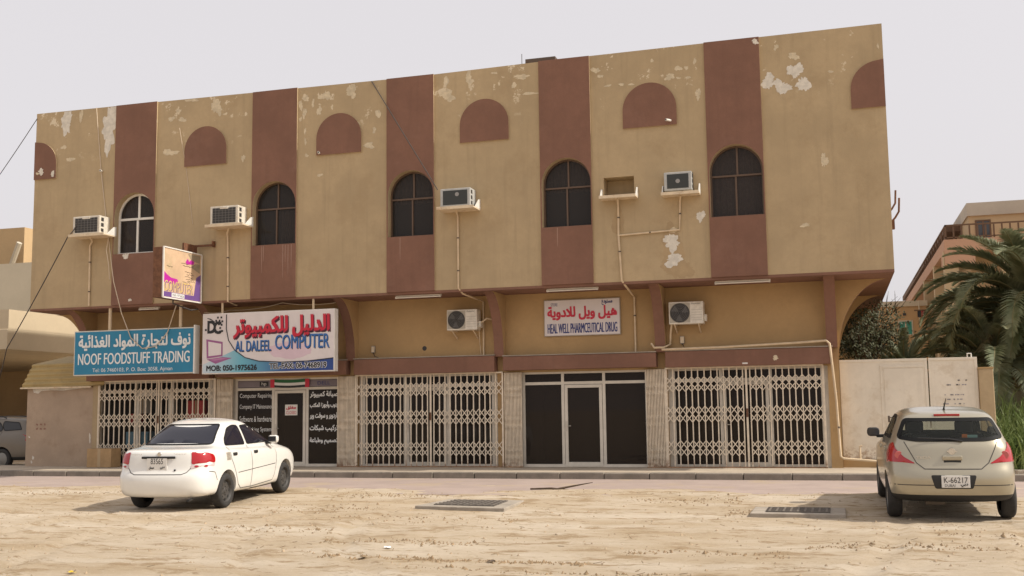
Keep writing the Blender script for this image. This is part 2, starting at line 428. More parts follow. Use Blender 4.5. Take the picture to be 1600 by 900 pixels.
# ------------------------------------------------------------------ the main building
B = thing('commercial_building', 'long two storey beige shop building with brown stripes and arched windows', 'building', (-10, YS, 0))
XL, XR, ZB, ZT = -21.15, 1.27, 4.50, 9.95
STR = [(-18.52, -17.23), (-14.34, -13.05), (-10.56, -9.30), (-6.60, -5.35), (-2.64, -1.39)]
TOP = [(-21.16, 9.99), (-17.26, 9.965), (-14.37, 9.94), (-10.56, 9.91), (-9.3, 9.91), (-6.58, 9.945), (-5.36, 9.955), (1.28, 9.985)]
def ztop(x):
    for (a, za), (b, zb) in zip(TOP, TOP[1:]):
        if a <= x <= b: return za + (zb - za) * (x - a) / (b - a)
    return 9.97
uw = MB()
holes = {4: [(-5.07, -4.35, 6.54, 6.97), (-3.63, -2.98, 6.50, 6.95)]}
edges = [XL] + [e for s in STR for e in s] + [XR]
for bi in range(6):
    a, b = edges[2 * bi], edges[2 * bi + 1]
    rect_holes(uw, a, b, ZB, 9.85, YU, holes.get(bi, []), 0.45)
    uw.quad((a, YU, 9.85), (b, YU, 9.85), (b, YU, ztop(b)), (a, YU, ztop(a)))
for h in holes[4]: uw.quad((h[0], YU + .45, h[2]), (h[1], YU + .45, h[2]), (h[1], YU + .45, h[3]), (h[0], YU + .45, h[3]))
YB = 35.0
uw.quad((XL, YU, ZB), (XL, YB, ZB), (XL, YB, 9.97), (XL, YU, 9.99)); uw.quad((XR, YU, ZB), (XR, YB, ZB), (XR, YB, 9.97), (XR, YU, 9.985))
uw.quad((XL, YB, 0), (XR, YB, 0), (XR, YB, 9.97), (XL, YB, 9.97))
uw.build('upper_wall', m_beige, B)
# parapet thickness and roof
pp = MB()
for (a, za), (b, zb) in zip(TOP, TOP[1:]):
    a = max(a, XL); b = min(b, XR)
    pp.quad((a, YU, za), (b, YU, zb), (b, YU + .2, zb - .01), (a, YU + .2, za - .01)); pp.quad((a, YU + .2, za - .01), (b, YU + .2, zb - .01), (b, YU + .2, 9.2), (a, YU + .2, 9.2))
pp.build('parapet', m_beige, B)
MB().box(XL + .01, XR - .01, YU + .21, YB - .01, 9.0, 9.2).build('roof', m_conc, B)
# brown stripes with the arched window openings
def arch_pts(x0, x1, zs, n=16):
    cx, r = (x0 + x1) / 2, (x1 - x0) / 2
    return [(cx - r * math.cos(math.pi * i / n), zs + r * 1.0 * math.sin(math.pi * i / n)) for i in range(n + 1)]
Z0, ZA = 5.87, 7.52
for si, (a, b) in enumerate(STR):
    f = YU - 0.045; zt = ztop((a + b) / 2); x0, x1 = a + 0.03, b - 0.025; zs = ZA - (x1 - x0) / 2
    st = MB()
    st.quad((a, f, ZB), (b, f, ZB), (b, f, Z0), (a, f, Z0))
    st.quad((a, f, Z0), (x0, f, Z0), (x0, f, zs), (a, f, zs)); st.quad((x1, f, Z0), (b, f, Z0), (b, f, zs), (x1, f, zs))
    ap = arch_pts(x0, x1, zs); n = len(ap)
    top = [(a + (b - a) * i / (n - 1), zt + 0.004) for i in range(n)]
    top[0] = (a, zs); mid = n // 2
    st.poly([(a, f, zs), (ap[0][0], f, zs)] + [(p[0], f, p[1]) for p in ap[1:mid + 1]] + [(ap[mid][0], f, zt), (a, f, zt)])
    st.poly([(p[0], f, p[1]) for p in ap[mid:]] + [(b, f, zs), (b, f, zt), (ap[mid][0], f, zt)])
    for xx in (a, b): st.quad((xx, f, ZB), (xx, YU + .02, ZB), (xx, YU + .02, zt), (xx, f, zt), 1)
    st.quad((a, f, zt), (b, f, zt), (b, YU + .2, zt), (a, YU + .2, zt)); st.quad((a, f, ZB), (b, f, ZB), (b, YU + .1, ZB), (a, YU + .1, ZB))
    st.build('brown_stripe', [m_brown, m_beige], B)
    # window: reveal, frame, panes, curtain
    white = si == 0
    rv = MB(); yb = YU + 0.24
    ring = [(x0, Z0)] + ap + [(x1, Z0)]
    for p, q in zip(ring, ring[1:] + ring[:1]): rv.quad((p[0], f, p[1]), (q[0], f, q[1]), (q[0], yb, q[1]), (p[0], yb, p[1]))
    W = rv.build('window', m_beige, B, smooth=True)
    fr = MB(); fy0, fy1 = YU + 0.15, YU + 0.20; t = 0.055 if white else 0.04
    inner = [(x0 + t, Z0 + t)] + [(c_[0], c_[1]) for c_ in arch_pts(x0 + t, x1 - t, zs)] + [(x1 - t, Z0 + t)]
    for i in range(len(ring)):
        j = (i + 1) % len(ring)
        p, q, pi, qi = ring[i], ring[j], inner[i], inner[j]
        fr.quad((p[0], fy0, p[1]), (q[0], fy0, q[1]), (qi[0], fy0, qi[1]), (pi[0], fy0, pi[1])); fr.quad((pi[0], fy0, pi[1]), (qi[0], fy0, qi[1]), (qi[0], fy1, qi[1]), (pi[0], fy1, pi[1]))
    cx = (x0 + x1) / 2 - 0.02; th = 0.03 if white else 0.02
    fr.box(x0 + t, x1 - t, fy0 - .006, fy1, 6.83 - th, 6.83 + th); fr.box(cx - th, cx + th, fy0 + .004, fy1, Z0 + t, 6.83 - th); fr.box(cx - th + .04, cx + th + .04, fy0 + .004, fy1, 6.83 + th, ZA - t)
    fr.build('frame', m_white if white else m_alubr, W)
    yg = YU + 0.185
    for part_x in ((x0 + t, cx), (cx, x1 - t)):
        MB().quad((part_x[0], yg, Z0 + t), (part_x[1], yg, Z0 + t), (part_x[1], yg, 6.83), (part_x[0], yg, 6.83)).build('pane', m_glassw, W)
    apn = arch_pts(x0 + t, x1 - t, zs); mid = len(apn) // 2
    MB().poly([(x0 + t, yg, 6.83)] + [(p[0], yg, p[1]) for p in apn[:mid + 1]] + [(apn[mid][0], yg, 6.83)]).build('pane', m_glassw, W)
    MB().poly([(apn[mid][0], yg, 6.83)] + [(p[0], yg, p[1]) for p in apn[mid:]] + [(x1 - t, yg, 6.83)]).build('pane', m_glassw, W)
    # curtain: folded cloth behind the pane
    spans = {0: [(x0, x0 + .55)], 1: [(x0 + .62, x1)], 2: [(x0, x1)], 3: [(x0, x1)], 4: [(x0, x1)]}[si]
    cz1 = {0: ZA, 1: 6.8, 2: ZA, 3: ZA, 4: ZA}[si]; cz0 = {2: 6.75, 3: 6.75}.get(si, Z0)
    for (ca, cb) in spans:
        cm = MB(); nn = int((cb - ca) / 0.02)
        for i in range(nn + 1):
            xx = ca + (cb - ca) * i / nn; yy = YU + 0.36 + 0.025 * math.sin(i * 0.9) + 0.012 * math.sin(i * 0.37)
            cm.v += [(xx, yy, cz0), (xx, yy, cz1)]
        for i in range(nn): cm.face((2 * i, 2 * i + 2, 2 * i + 3, 2 * i + 1))
        cm.build('curtain', m_curtain2 if si in (0, 4) else m_curtain, W, smooth=True)
    MB().box(x0 - .1, x1 + .1, YU + 0.8, YU + 0.85, Z0 - .1, ZA + .1).build('room', m_dark, W)
# brown arched panels between the stripes
for a, b, half in ((-21.15, -20.42, 'r'), (-16.36, -15.10, ''), (-12.50, -11.25, ''), (-8.62, -7.37, ''), (-4.57, -3.31, ''), (0.55, 1.27, 'l')):
    z0, z1 = 8.10, 9.15; pts = []
    if half == '': c_, rx = (a + b) / 2, (b - a) / 2
    elif half == 'r': c_, rx = a + 0.1, b - a - 0.1
    else: c_, rx = b - 0.1, b - a - 0.1
    zs = z1 - rx
    pts = [(c_ - rx * math.cos(math.pi * i / 24), zs + rx * math.sin(math.pi * i / 24)) for i in range(25)]
    if half == 'r': pts = [(a, z1 + .02)] + [p for p in pts if p[0] > c_]; base = [(b, z0), (a, z0)]
    elif half == 'l': pts = [p for p in pts if p[0] < c_] + [(b, z1 + .02)]; base = [(b, z0), (a, z0)]
    else: base = [(b, z0), (a, z0)]
    pl = pts + base
    am = MB(); am.poly([(p[0], YU - .04, p[1]) for p in pl])
    for p, q in zip(pl, pl[1:] + pl[:1]): am.quad((p[0], YU - .04, p[1]), (q[0], YU - .04, q[1]), (q[0], YU + .01, q[1]), (p[0], YU + .01, p[1]), 1)
    am.build('arched_panel', [m_brown, m_beige], B)
# peeled paint
PATCH = [(-20.16,9.68,0.34,0.62),(-19.68,9.82,0.10,0.36),(-18.76,9.38,0.45,1.15),(-20.21,8.96,0.17,0.11),(-19.99,8.60,0.25,0.11),(-20.91,8.31,0.17,0.15),(-20.52,8.23,0.11,0.14),(-21.03,8.27,0.09,0.07),(-16.81,9.45,0.16,0.14),(-16.84,8.54,0.39,0.16),(-16.47,9.40,0.24,0.11),(-15.45,9.68,0.27,0.45),(-16.19,9.92,0.35,0.09),(-16.61,9.68,0.08,0.18),(-15.17,9.44,0.11,0.07),(-14.62,8.21,0.11,0.14),(-12.84,9.65,0.15,0.20),(-12.97,9.46,0.11,0.24),(-12.28,9.65,0.29,0.24),(-11.53,9.69,0.28,0.30),(-12.62,9.48,0.07,0.20),(-12.44,9.28,0.11,0.24),(-12.86,9.26,0.11,0.24),(-12.97,9.10,0.09,0.10),(-12.08,9.33,0.07,0.10),(-10.80,9.04,0.12,0.23),(-10.91,8.64,0.09,0.13),(-11.05,8.25,0.28,0.13),(-12.84,8.77,0.05,0.17),(-12.83,8.49,0.05,0.17),(-12.79,8.13,0.09,0.08),(-12.41,7.59,0.14,0.07),(-8.98,9.70,0.13,0.26),(-8.38,9.71,0.17,0.36),(-8.93,9.32,0.30,0.26),(-7.72,9.78,0.16,0.05),(-7.61,9.50,0.05,0.11),(-7.03,9.62,0.42,0.10),(-6.82,9.18,0.39,0.06),(-7.23,9.43,0.10,0.16),(-5.20,9.59,0.19,0.13),(-5.09,9.43,0.12,0.08),(-4.59,9.18,0.15,0.06),(-4.91,9.18,0.15,0.05),(-4.36,9.16,0.12,0.05),(-3.85,9.68,0.06,0.09),(-3.45,9.25,0.21,0.15),(-3.24,9.43,0.15,0.12),(-3.06,9.42,0.09,0.08),(-2.86,9.56,0.06,0.15),(-3.25,9.20,0.09,0.05),(-3.02,9.19,0.09,0.06),(-2.80,8.77,0.12,0.24),(-3.51,5.36,0.35,0.33),(-3.49,4.95,0.38,0.27),(-2.84,5.92,0.17,0.24),(-3.47,5.63,0.18,0.12),(-1.22,8.92,0.25,0.36),(-0.91,8.75,0.31,0.27),(-0.63,9.11,0.28,0.33),(-0.46,8.77,0.25,0.38),(-0.64,9.44,0.20,0.15),(-1.02,9.69,0.10,0.12),(-0.08,7.01,0.14,0.29),(1.17,9.48,0.04,0.12),(0.15,9.00,0.10,0.06),(-0.55,5.57,0.19,0.09)]
for i, (cx, cz, wd, h) in enumerate(PATCH):
    d = 0.044 if (cz < 8.4 and cx < -20.4) else 0.0
    big = wd * h > 0.04
    mb = MB(); pl = blob(cx, cz, wd * 1.05, h * 1.05, i, 26 if big else 16, 0.38)
    zc = ztop(cx) - 0.015
    mb.poly([(min(max(p[0], XL + .01), XR - .01), YU - d - 0.003 - 0.0006 * (i % 4), min(p[1], zc)) for p in pl])
    mb.build('peeled_patch', m_plaster2 if i in (0, 2, 5, 6, 57, 58, 59, 60, 53, 54, 55) else m_plaster, B)
for cx, cz, wd, h in ((-18.1, 5.80, .22, .12), (-17.93, 4.62, .10, .08), (-1.47, 9.86, .14, .12)):
    MB().poly([(p[0], YU - .0475, p[1]) for p in blob(cx, cz, wd, h, int(cx * 97), 18)]).build('peeled_patch', m_plaster2, B)
for cx, z0_, z1_ in ((-14.02, 5.15, 5.85), (-13.97, 5.45, 5.85), (-13.42, 5.0, 5.85), (-13.35, 5.4, 5.85), (-13.27, 5.1, 5.85), (-13.18, 5.25, 5.85), (-10.2, 5.3, 5.85), (-6.2, 5.4, 5.85)):
    MB().poly([(cx - .008, YU - .0475, z1_), (cx - .010, YU - .0475, (z0_ + z1_) / 2), (cx - .003, YU - .0475, z0_), (cx + .004, YU - .0475, z0_), (cx + .009, YU - .0475, (z0_ + z1_) / 2), (cx + .011, YU - .0475, z1_)]).build('drip_mark', mat('pale_drip', (.33, .21, .16), .95), B)
for k, (cx, cz, wd, h) in enumerate(((-3.5, 5.15, .55, 1.1), (-3.35, 4.72, .7, .4), (-4.75, 5.9, .3, .6))):
    MB().poly([(p[0], YU - .0008 - .0007 * k, max(p[1], ZB + .01)) for p in blob(cx, cz, wd, h, 300 + k, 30, .25)]).build('damp_stain', mat('damp_stain', (.40, .29, .165), .95, .12, 3), B)
# soffit, ground floor walls
MB().box(XL, XR, YU + .002, YB, ZB - .06, ZB).build('soffit', m_brown, B)
GL, GR = -20.12, 0.03
COLX = [-20.0, -16.0, -12.0, -8.0, -4.0, -0.1]
gw = MB()
gw.box(GL, GR, YS, YS + .2, 2.5, ZB - .06)
for cx in COLX: gw.box(cx - .12 if cx > -19.9 else GL, cx + .12 if cx < -.2 else GR, YS + .004, YS + .2, 0, 2.5)
gw.box(GL, GL + .2, YS + .2, YB, 0, ZB - .06); gw.box(GR - .2, GR, YS + .2, YB, 0, ZB - .06)
gw.build('shop_wall', m_shopw, B)
# curved brackets carrying the overhang
def fin_prof(d0, d1, z0, z1, n=14):
    pts = []
    for i in range(n + 1):
        t = i / n; a = t * math.pi / 2
        pts.append((d0 + (d1 - d0) * (1 - math.cos(a)), z0 + (z1 - z0) * math.sin(a)))
    return pts
pr = fin_prof(0.22, 1.17, 2.90, ZB - .062)
for cx in COLX:
    mb = MB(); poly = [(YS + .01, 2.9)] + [(YS - d, z) for d, z in pr] + [(YS + .01, ZB - .062)]
    mb.prism(poly, 'x', cx - .12, cx + .12, 0, 1)
    mb.build('curved_bracket', [m_shopw, m_brown], B)
prs = fin_prof(0.0, 1.18, 2.62, ZB - .062)
for side, gx_ in ((1, GR), (-1, GL)):
    for yy in (YS + .02, YS + 4.0, YS + 8.0):
        poly = [(gx_ - side * .01, 2.62)] + [(gx_ + side * d, z) for d, z in prs] + [(gx_ - side * .01, ZB - .062)]
        MB().prism(poly, 'y', yy, yy + .25, 0, 1).build('curved_bracket', [m_shopw, m_brown], B)
# brown fascia boxes over each shopfront and plain piers
for bi in range(5):
    a, b = COLX[bi] + .12, COLX[bi + 1] - .12
    if bi == 0: a = GL + .15
    if bi == 4: b = COLX[5] - .02
    MB().box(a - .0, b + .02, YS - .30, YS - .002, 2.53 + .02 * (bi % 2), 2.89 + .015 * (bi % 3)).build('fascia_beam', m_brown, B, bevel=.012)
    MB().box(a - .01, b + .03, YS - .315, YS - .002, 2.895 + .015 * (bi % 3), 2.92 + .015 * (bi % 3)).build('fascia_capping', m_conc, B, bevel=.006)
MB().poly([(p[0], YS - .303, p[1]) for p in blob(-1.35, 2.69, .12, .1, 77, 16)]).build('peeled_patch', m_plaster, B)
MB().box(-2.1, -1.98, YS - .306, YS - .299, 2.565, 2.60).build('notice', m_white, B)
# shopfront glazing of every bay
def shopfront(bi):
    a, b = COLX[bi] + .12, COLX[bi + 1] - .12
    yf = YS + .06; z0 = ZP; zt = 2.5; tr = 2.22
    ins = 0.13
    a += ins; b -= ins
    if bi == 1: a, b = -15.47, -12.46
    if bi == 3: a, b = -7.46, -4.40
    wd = b - a; m1, m2 = a + wd * .325, a + wd * .66
    if bi == 1: m1, m2 = -14.37, -13.37
    fr = MB(); t = .035; d = .07
    fr.box(a, b, yf, yf + d, z0, z0 + .07); fr.box(a, b, yf, yf + d, zt - .05, zt)
    for xx in (a, b): fr.box(xx - t, xx + t, yf - .003, yf + d, z0, zt)
    for xx in (m1, m2): fr.box(xx - t, xx + t, yf - .002, yf + d, z0 + .07, zt - .05)
    fr.box(a + t, m1 - t, yf + .001, yf + d, tr - t, tr + t); fr.box(m1 + t, m2 - t, yf + .001, yf + d, tr - t, tr + t); fr.box(m2 + t, b - t, yf + .001, yf + d, tr - t, tr + t)
    SF = fr.build('shopfront', m_alu, B)
    df = MB(); dx0, dx1, dz1 = m1 + t + .01, m2 - t - .01, tr - t - .01; w_ = .075
    df.box(dx0, dx0 + w_, yf - .012, yf + .04, z0 + .01, dz1); df.box(dx1 - w_, dx1, yf - .012, yf + .04, z0 + .01, dz1)
    df.box(dx0 + w_, dx1 - w_, yf - .012, yf + .04, z0 + .01, z0 + .12); df.box(dx0 + w_, dx1 - w_, yf - .012, yf + .04, dz1 - w_, dz1)
    df.build('door_frame', m_alu, SF, bevel=.004)
    hd = MB(); hz = 1.18
    hd.box(dx0 + .02, dx0 + .055, yf - .02, yf - .011, hz - .13, hz + .12); hd.tube([(dx0 + .038, yf - .02, hz), (dx0 + .038, yf - .06, hz), (dx0 + .16, yf - .06, hz)], .010, 8)
    hd.build('door_handle', mat('handle_steel', (0.5, 0.46, 0.4), 0.35, metal=.7), SF)
    yg = yf + .03
    for (p, q, r_, s_) in ((a, m1, z0 + .07, tr), (m1, m2, z0 + .07, tr), (m2, b, z0 + .07, tr), (a, m1, tr, zt), (m1, m2, tr, zt), (m2, b, tr, zt)):
        MB().quad((p, yg, r_), (q, yg, r_), (q, yg, s_), (p, yg, s_)).build('pane', m_glass if bi else glass('clear_shop_glass', (.85, .83, .8), .88, .03, .2), SF)
    # plain side panels beside the glazing
    if a - t > COLX[bi] + .12: MB().box(COLX[bi] + .12, a - t, yf + .01, yf + .09, ZP, 2.5).build('side_panel', m_alu, SF)
    if b + t < COLX[bi + 1] - .12: MB().box(b + t, COLX[bi + 1] - .12, yf + .01, yf + .09, ZP, 2.5).build('side_panel', m_alu, SF)
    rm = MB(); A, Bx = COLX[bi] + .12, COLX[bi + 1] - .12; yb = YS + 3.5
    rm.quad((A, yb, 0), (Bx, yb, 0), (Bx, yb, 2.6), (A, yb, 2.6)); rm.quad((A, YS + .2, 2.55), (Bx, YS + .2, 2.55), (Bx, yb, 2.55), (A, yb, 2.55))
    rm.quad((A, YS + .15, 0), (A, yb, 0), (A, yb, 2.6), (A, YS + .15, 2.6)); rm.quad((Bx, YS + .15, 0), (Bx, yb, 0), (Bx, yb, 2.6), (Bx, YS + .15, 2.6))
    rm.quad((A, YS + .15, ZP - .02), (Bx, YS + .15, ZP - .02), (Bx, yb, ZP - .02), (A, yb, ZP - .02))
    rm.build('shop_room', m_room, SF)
    return SF, a, b, m1, m2, yf
FRONT = [shopfront(i) for i in range(5)]
# ------------------------------------------------------------------ folding security gates
YG = YS - 0.07
def gate(x0, x1, n, label, split=None):
    G = thing('folding_gate', label, 'security gate', (x0, YG, ZP), group='folding security gates of the shops')
    z0, z1 = ZP + .02, 2.50
    sp = (x1 - x0) / n
    me = MB().box(-.013, .013, -.012, .012, 0, z1 - z0)
    first = None
    for i in range(n + 1):
        if first is None: first = o = me.build('bar', m_gate, G, local=True)
        else: o = first.copy(); COL.objects.link(o); o.parent = G
        o.location = (i * sp + random.uniform(-.011, .011), 0, .02); o.rotation_euler = (0, random.uniform(-.004, .004), 0)
    H = z1 - z0; lt = MB()
    for f0, f1 in ((.085, .235), (.385, .55), (.735, .89)):
        for i in range(n):
            a, b = x0 + i * sp, x0 + (i + 1) * sp
            if split is not None and i == split: continue
            zt, zb = z1 - f0 * H, z1 - f1 * H; zm = (zt + zb) / 2
            for p, q in ((zt, zm), (zm, zb)):
                lt.bar((a, YG - .016, p), (b, YG - .016, q), .005, .020, (0, 0, 1)); lt.bar((a, YG - .022, q), (b, YG - .022, p), .005, .020, (0, 0, 1))
    tag(lt.build('lattice', m_gate, G), kind='stuff')
    MB().box(x0 - .03, x1 + .03, YG - .03, YG + .03, ZP - .003, ZP + .022).build('floor_track', mat('track_rust', (0.30, 0.17, 0.09), 0.85, 0.4, 12), G)
    MB().box(x0 - .03, x1 + .03, YG - .028, YG + .028, 2.495, 2.53).build('head_track', m_gate, G)
    for xx in (x0 - .02, x1 + .02): MB().box(xx - .018, xx + .018, YG - .025, YG + .025, ZP, 2.5).build('end_post', m_gate, G)
    k = n // 2 if split is None else split
    lx = x0 + (k + .5) * sp
    MB().box(lx - .02, lx + .02, YG - .03, YG + .02, 1.35, 1.55).build('lock', m_rust, G, bevel=.005)
    MB().box(lx - .022, lx + .022, YG - .015, YG + .015, ZP + .02, 2.5).build('meeting_post', m_gate, G)
    return G
gate(-19.68, -16.05, 22, 'half rusted cream folding gate in front of the grocery under the blue sign', 11)
gate(-11.90, -7.98, 26, 'closed cream folding gate between the computer shop and the pharmacy store', 13)
gate(-3.90, -0.34, 24, 'closed cream folding gate beside the white metal yard gate', 12)
def stack(x0, x1, n, label):
    G = thing('folded_gate_stack', label, 'security gate', (x0, YG, ZP), group='folded back gates beside the open shopfronts')
    sp = (x1 - x0) / n; first = None
    me = MB().box(-.009, .009, -.03, .03, 0, 2.50 - ZP - .02)
    for i in range(n + 1):
        if first is None: first = o = me.build('bar', m_gate, G, local=True)
        else: o = first.copy(); COL.objects.link(o); o.parent = G
        o.location = (i * sp, random.uniform(-.008, .008), .02)
    lt = MB()
    for zc in (.45, .62, 1.2, 1.38, 1.95, 2.12):
        for i in range(n):
            a = x0 + i * sp; lt.bar((a, YG - .03, zc - .09), (a + sp, YG - .03, zc + .09), .004, .012, (0, 0, 1))
    tag(lt.build('lattice', m_gate, G), kind='stuff')
    MB().box(x0 - .01, x1 + .01, YG - .002, YG + .01, ZP + .02, 2.49).build('shade_backing', mat('gate_shadow_paint', (0.42, 0.34, 0.24), 0.7, 0.15, 8), G)  # single sheet; shade between the bars painted in as a darker gate colour
    MB().box(x0 - .02, x1 + .02, YG - .03, YG + .03, ZP - .003, ZP + .02).build('floor_track', MATS['track_rust'], G)
    return G
stack(-15.96, -15.52, 11, 'folded back cream gate between the grocery and the computer shop')
stack(-12.42, -11.96, 13, 'folded back cream gate right of the computer shop door text')
stack(-7.90, -7.48, 12, 'folded back cream gate on the pharmacy store side of the middle gate')
stack(-4.38, -3.95, 12, 'folded back cream gate between the pharmacy store and the lattice gate with a pipe')

# ------------------------------------------------------------------ computer shop stickers
SF, a_, b_, m1_, m2_, yf_ = FRONT[1]
lt = MB(); yy = yf_ + .022
for i, (t, z, wd) in enumerate((('Computer Repairing', 2.02, .98), ('Company IT Maintenance', 1.73, .98), ('Software & hardware', 1.42, .96), ('Networking System', 1.13, .96))):
    letters(lt, t, (-15.38, yy, z - .06), (1, 0, 0), (0, 0, 1), wd, .15, .02)
for i, (t, z, wd) in enumerate(((('صيانة كمبيوتر'), 2.03, .80), ('لابتوب وأجهزة المكتب', 1.76, .84), ('هاردوير و سوفت وير', 1.47, .84), ('تركيب شبكات', 1.15, .80), ('تصميم وطباعة', .82, .80))):
    fat_letters(lt, arabic(t), (-13.30, yy, z - .06), (1, 0, 0), (0, 0, 1), wd, .17, .01)
lt.build('lettering', m_lett, SF)
band = MB(); band.box(-15.44, -14.40, yf_ + .012, yf_ + .02, 2.27, 2.44); band.box(-13.34, -12.50, yf_ + .012, yf_ + .02, 2.27, 2.44)
band.build('transom_sticker', mat('print_grey_mauve', (0.20, 0.17, 0.19), 0.5, .15, 3), SF)
lg = MB(); letters(lg, 'DELL', (-13.08, yf_ + .008, 2.31), (1, 0, 0), (0, 0, 1), .36, .09, .02); lg.build('lettering', m_navy, SF)
lg = MB(); lg.box(-14.78, -14.52, yf_ + .006, yf_ + .011, 2.29, 2.42); lg.build('logo_panel', m_blk, SF)
lg = MB(); letters(lg, 'hp', (-14.72, yf_ + .003, 2.295), (1, 0, 0), (0, 0, 1), .14, .11, .02); lg.build('lettering', m_lett, SF)
fl = thing('flag_banner', 'small green white black and red flag banner over the computer shop door', 'banner', (-13.85, yf_ - .02, 2.3))
for name, x0, x1, z0, z1, m_ in (('green_band', -14.32, -13.42, 2.39, 2.47, mat('flag_green', (0.02, 0.13, 0.05), .7)), ('white_band', -14.32, -13.42, 2.32, 2.39, m_lett), ('black_band', -14.32, -13.42, 2.26, 2.32, m_blk)):
    mb = MB(); n = 12
    for i in range(n + 1):
        xx = x0 + (x1 - x0) * i / n; sag = -.02 * math.sin(math.pi * i / n)
        mb.v += [(xx, yf_ - .03 + .008 * math.sin(i), z0 + sag), (xx, yf_ - .03 + .008 * math.sin(i), z1 + sag)]
    for i in range(n): mb.face((2 * i, 2 * i + 2, 2 * i + 3, 2 * i + 1))
    mb.build(name, m_, fl, smooth=True)
for x0 in (-14.44, -13.42): MB().box(x0, x0 + .12, yf_ - .035, yf_ - .028, 2.25, 2.47).build('red_end', m_red, fl)
cl = thing('closed_notice', 'small white closed notice hanging in the computer shop door', 'notice', (-13.85, yf_ - .01, 1.55))
MB().box(-14.02, -13.66, yf_ + .006, yf_ + .014, 1.52, 1.80).build('card', m_white, cl)
lg = MB(); letters(lg, 'CLOSED', (-13.99, yf_ + .003, 1.55), (1, 0, 0), (0, 0, 1), .30, .08, .02); fat_letters(lg, arabic('مغلق'), (-13.98, yf_ + .003, 1.66), (1, 0, 0), (0, 0, 1), .28, .11, .008)
lg.build('lettering', m_red, cl)

# ------------------------------------------------------------------ goods seen behind the grocery gate and the carton outside
def carton(x0, x1, y0, y1, z0, z1, m_, label, name='carton', cat='box', grp=None):
    T = thing(name, label, cat, ((x0 + x1) / 2, (y0 + y1) / 2, z0), group=grp)
    MB().box(x0, x1, y0, y1, z0, z1).build('body', m_, T, bevel=.008)
    MB().box(x0 + (x1 - x0) * .44, x0 + (x1 - x0) * .56, y0 - .003, y0 + .05, z0 + .01, z1 + .003).build('tape', mat('parcel_tape', (0.42, 0.30, 0.17), .5), T)
    MB().box(x0 + .005, x1 - .005, (y0 + y1) / 2 - .004, (y0 + y1) / 2 + .004, z1 - .002, z1 + .003).build('flap_joint', m_clip, T)
    return T
m_card = mat('cardboard', (0.40, 0.26, 0.13), .9, .12, 6)
carton(-19.62, -18.85, YS - .62, YS - .2, ZP, ZP + .50, m_card, 'brown cardboard carton on the pavement by the grocery gate')
carton(-17.05, -16.55, YS + .2, YS + .5, 1.45, 1.95, mat('box_red', (0.50, 0.03, 0.03), .5, .1, 5), 'bright red box behind the right part of the grocery gate')
carton(-18.95, -18.6, YS + .25, YS + .5, 1.35, 1.62, mat('box_dark_red', (0.35, 0.03, 0.03), .5, .1, 5), 'small dark red box behind the left part of the grocery gate')
carton(-18.60, -18.35, YS + .2, YS + .4, 1.62, 2.0, m_white, 'white packet on the shelf behind the grocery gate', 'packet', 'packet')
carton(-19.0, -18.3, YS + .2, YS + .6, .7, 1.12, mat('box_blue', (0.12, 0.26, 0.36), .5, .12, 7), 'pale blue box low behind the grocery gate')
carton(-17.0, -16.5, YS + .25, YS + .6, .95, 1.40, mat('box_yellow', (0.42, 0.28, 0.05), .5, .12, 7), 'yellow box under the bright red box behind the gate')

# ------------------------------------------------------------------ signs
def rod(parent, a, b, r=.03): MB().tube([a, b], r, 10).build('hanger', m_pipe, parent)
s1 = thing('shop_sign', 'blue sign board with white Arabic and NOOF FOODSTUFF TRADING lettering', 'sign', (-17.8, YU, 2.63), group='sign boards of the shops')
x0, x1, z0, z1, ys = -19.66, -15.95, 2.64, 3.84, YU - .02
MB().box(x0, x1, ys, ys + .18, z0, z1, mis=[0] * 6).build('cabinet', m_alu, s1, bevel=.008)
MB().box(x0 + .03, x1 - .03, ys - .006, ys + .01, z0 + .03, z1 - .03).build('face', m_cyanp, s1)
MB().box(x1 - .02, x1 + .02, ys - .03, ys + .19, z0 - .01, z1 + .05).build('edge_trim', m_white, s1)
lm = MB(); yt = ys - .009
fat_letters(lm, arabic('نوف لتجارة المواد الغذائية'), (-19.50, yt, 3.30), (1, 0, 0), (0, 0, 1), 3.42, .42, .022)
for dx in (0, .012): letters(lm, 'NOOF FOODSTUFF TRADING', (-19.52 + dx, yt - dx * .1, 2.93), (1, 0, 0), (0, 0, 1), 3.42, .30, .035)
letters(lm, 'Tel: 06 7460103, P. O. Box: 3058, Ajman', (-19.05, yt, 2.70), (1, 0, 0), (0, 0, 1), 2.45, .13, .02)
lm.build('lettering', m_lett, s1)
for xx in (-18.62, -16.45): rod(s1, (xx, ys + .1, z1 - .02), (xx, ys + .1, ZB + .0), .045)

s2 = thing('shop_sign', 'white sign board with red Arabic and blue AL DALEEL COMPUTER lettering', 'sign', (-13.8, YU, 2.60), group='sign boards of the shops')
x0, x1, z0, z1, ys = -15.70, -11.95, 2.60, 4.16, YU - .06
MB().box(x0, x1, ys, ys + .2, z0, z1).build('cabinet', m_white, s2, bevel=.008)
yt = ys - .004
MB().box(x0 + .02, x1 - .02, yt, yt + .01, z0 + .02, z1 - .02).build('face', m_signw, s2)
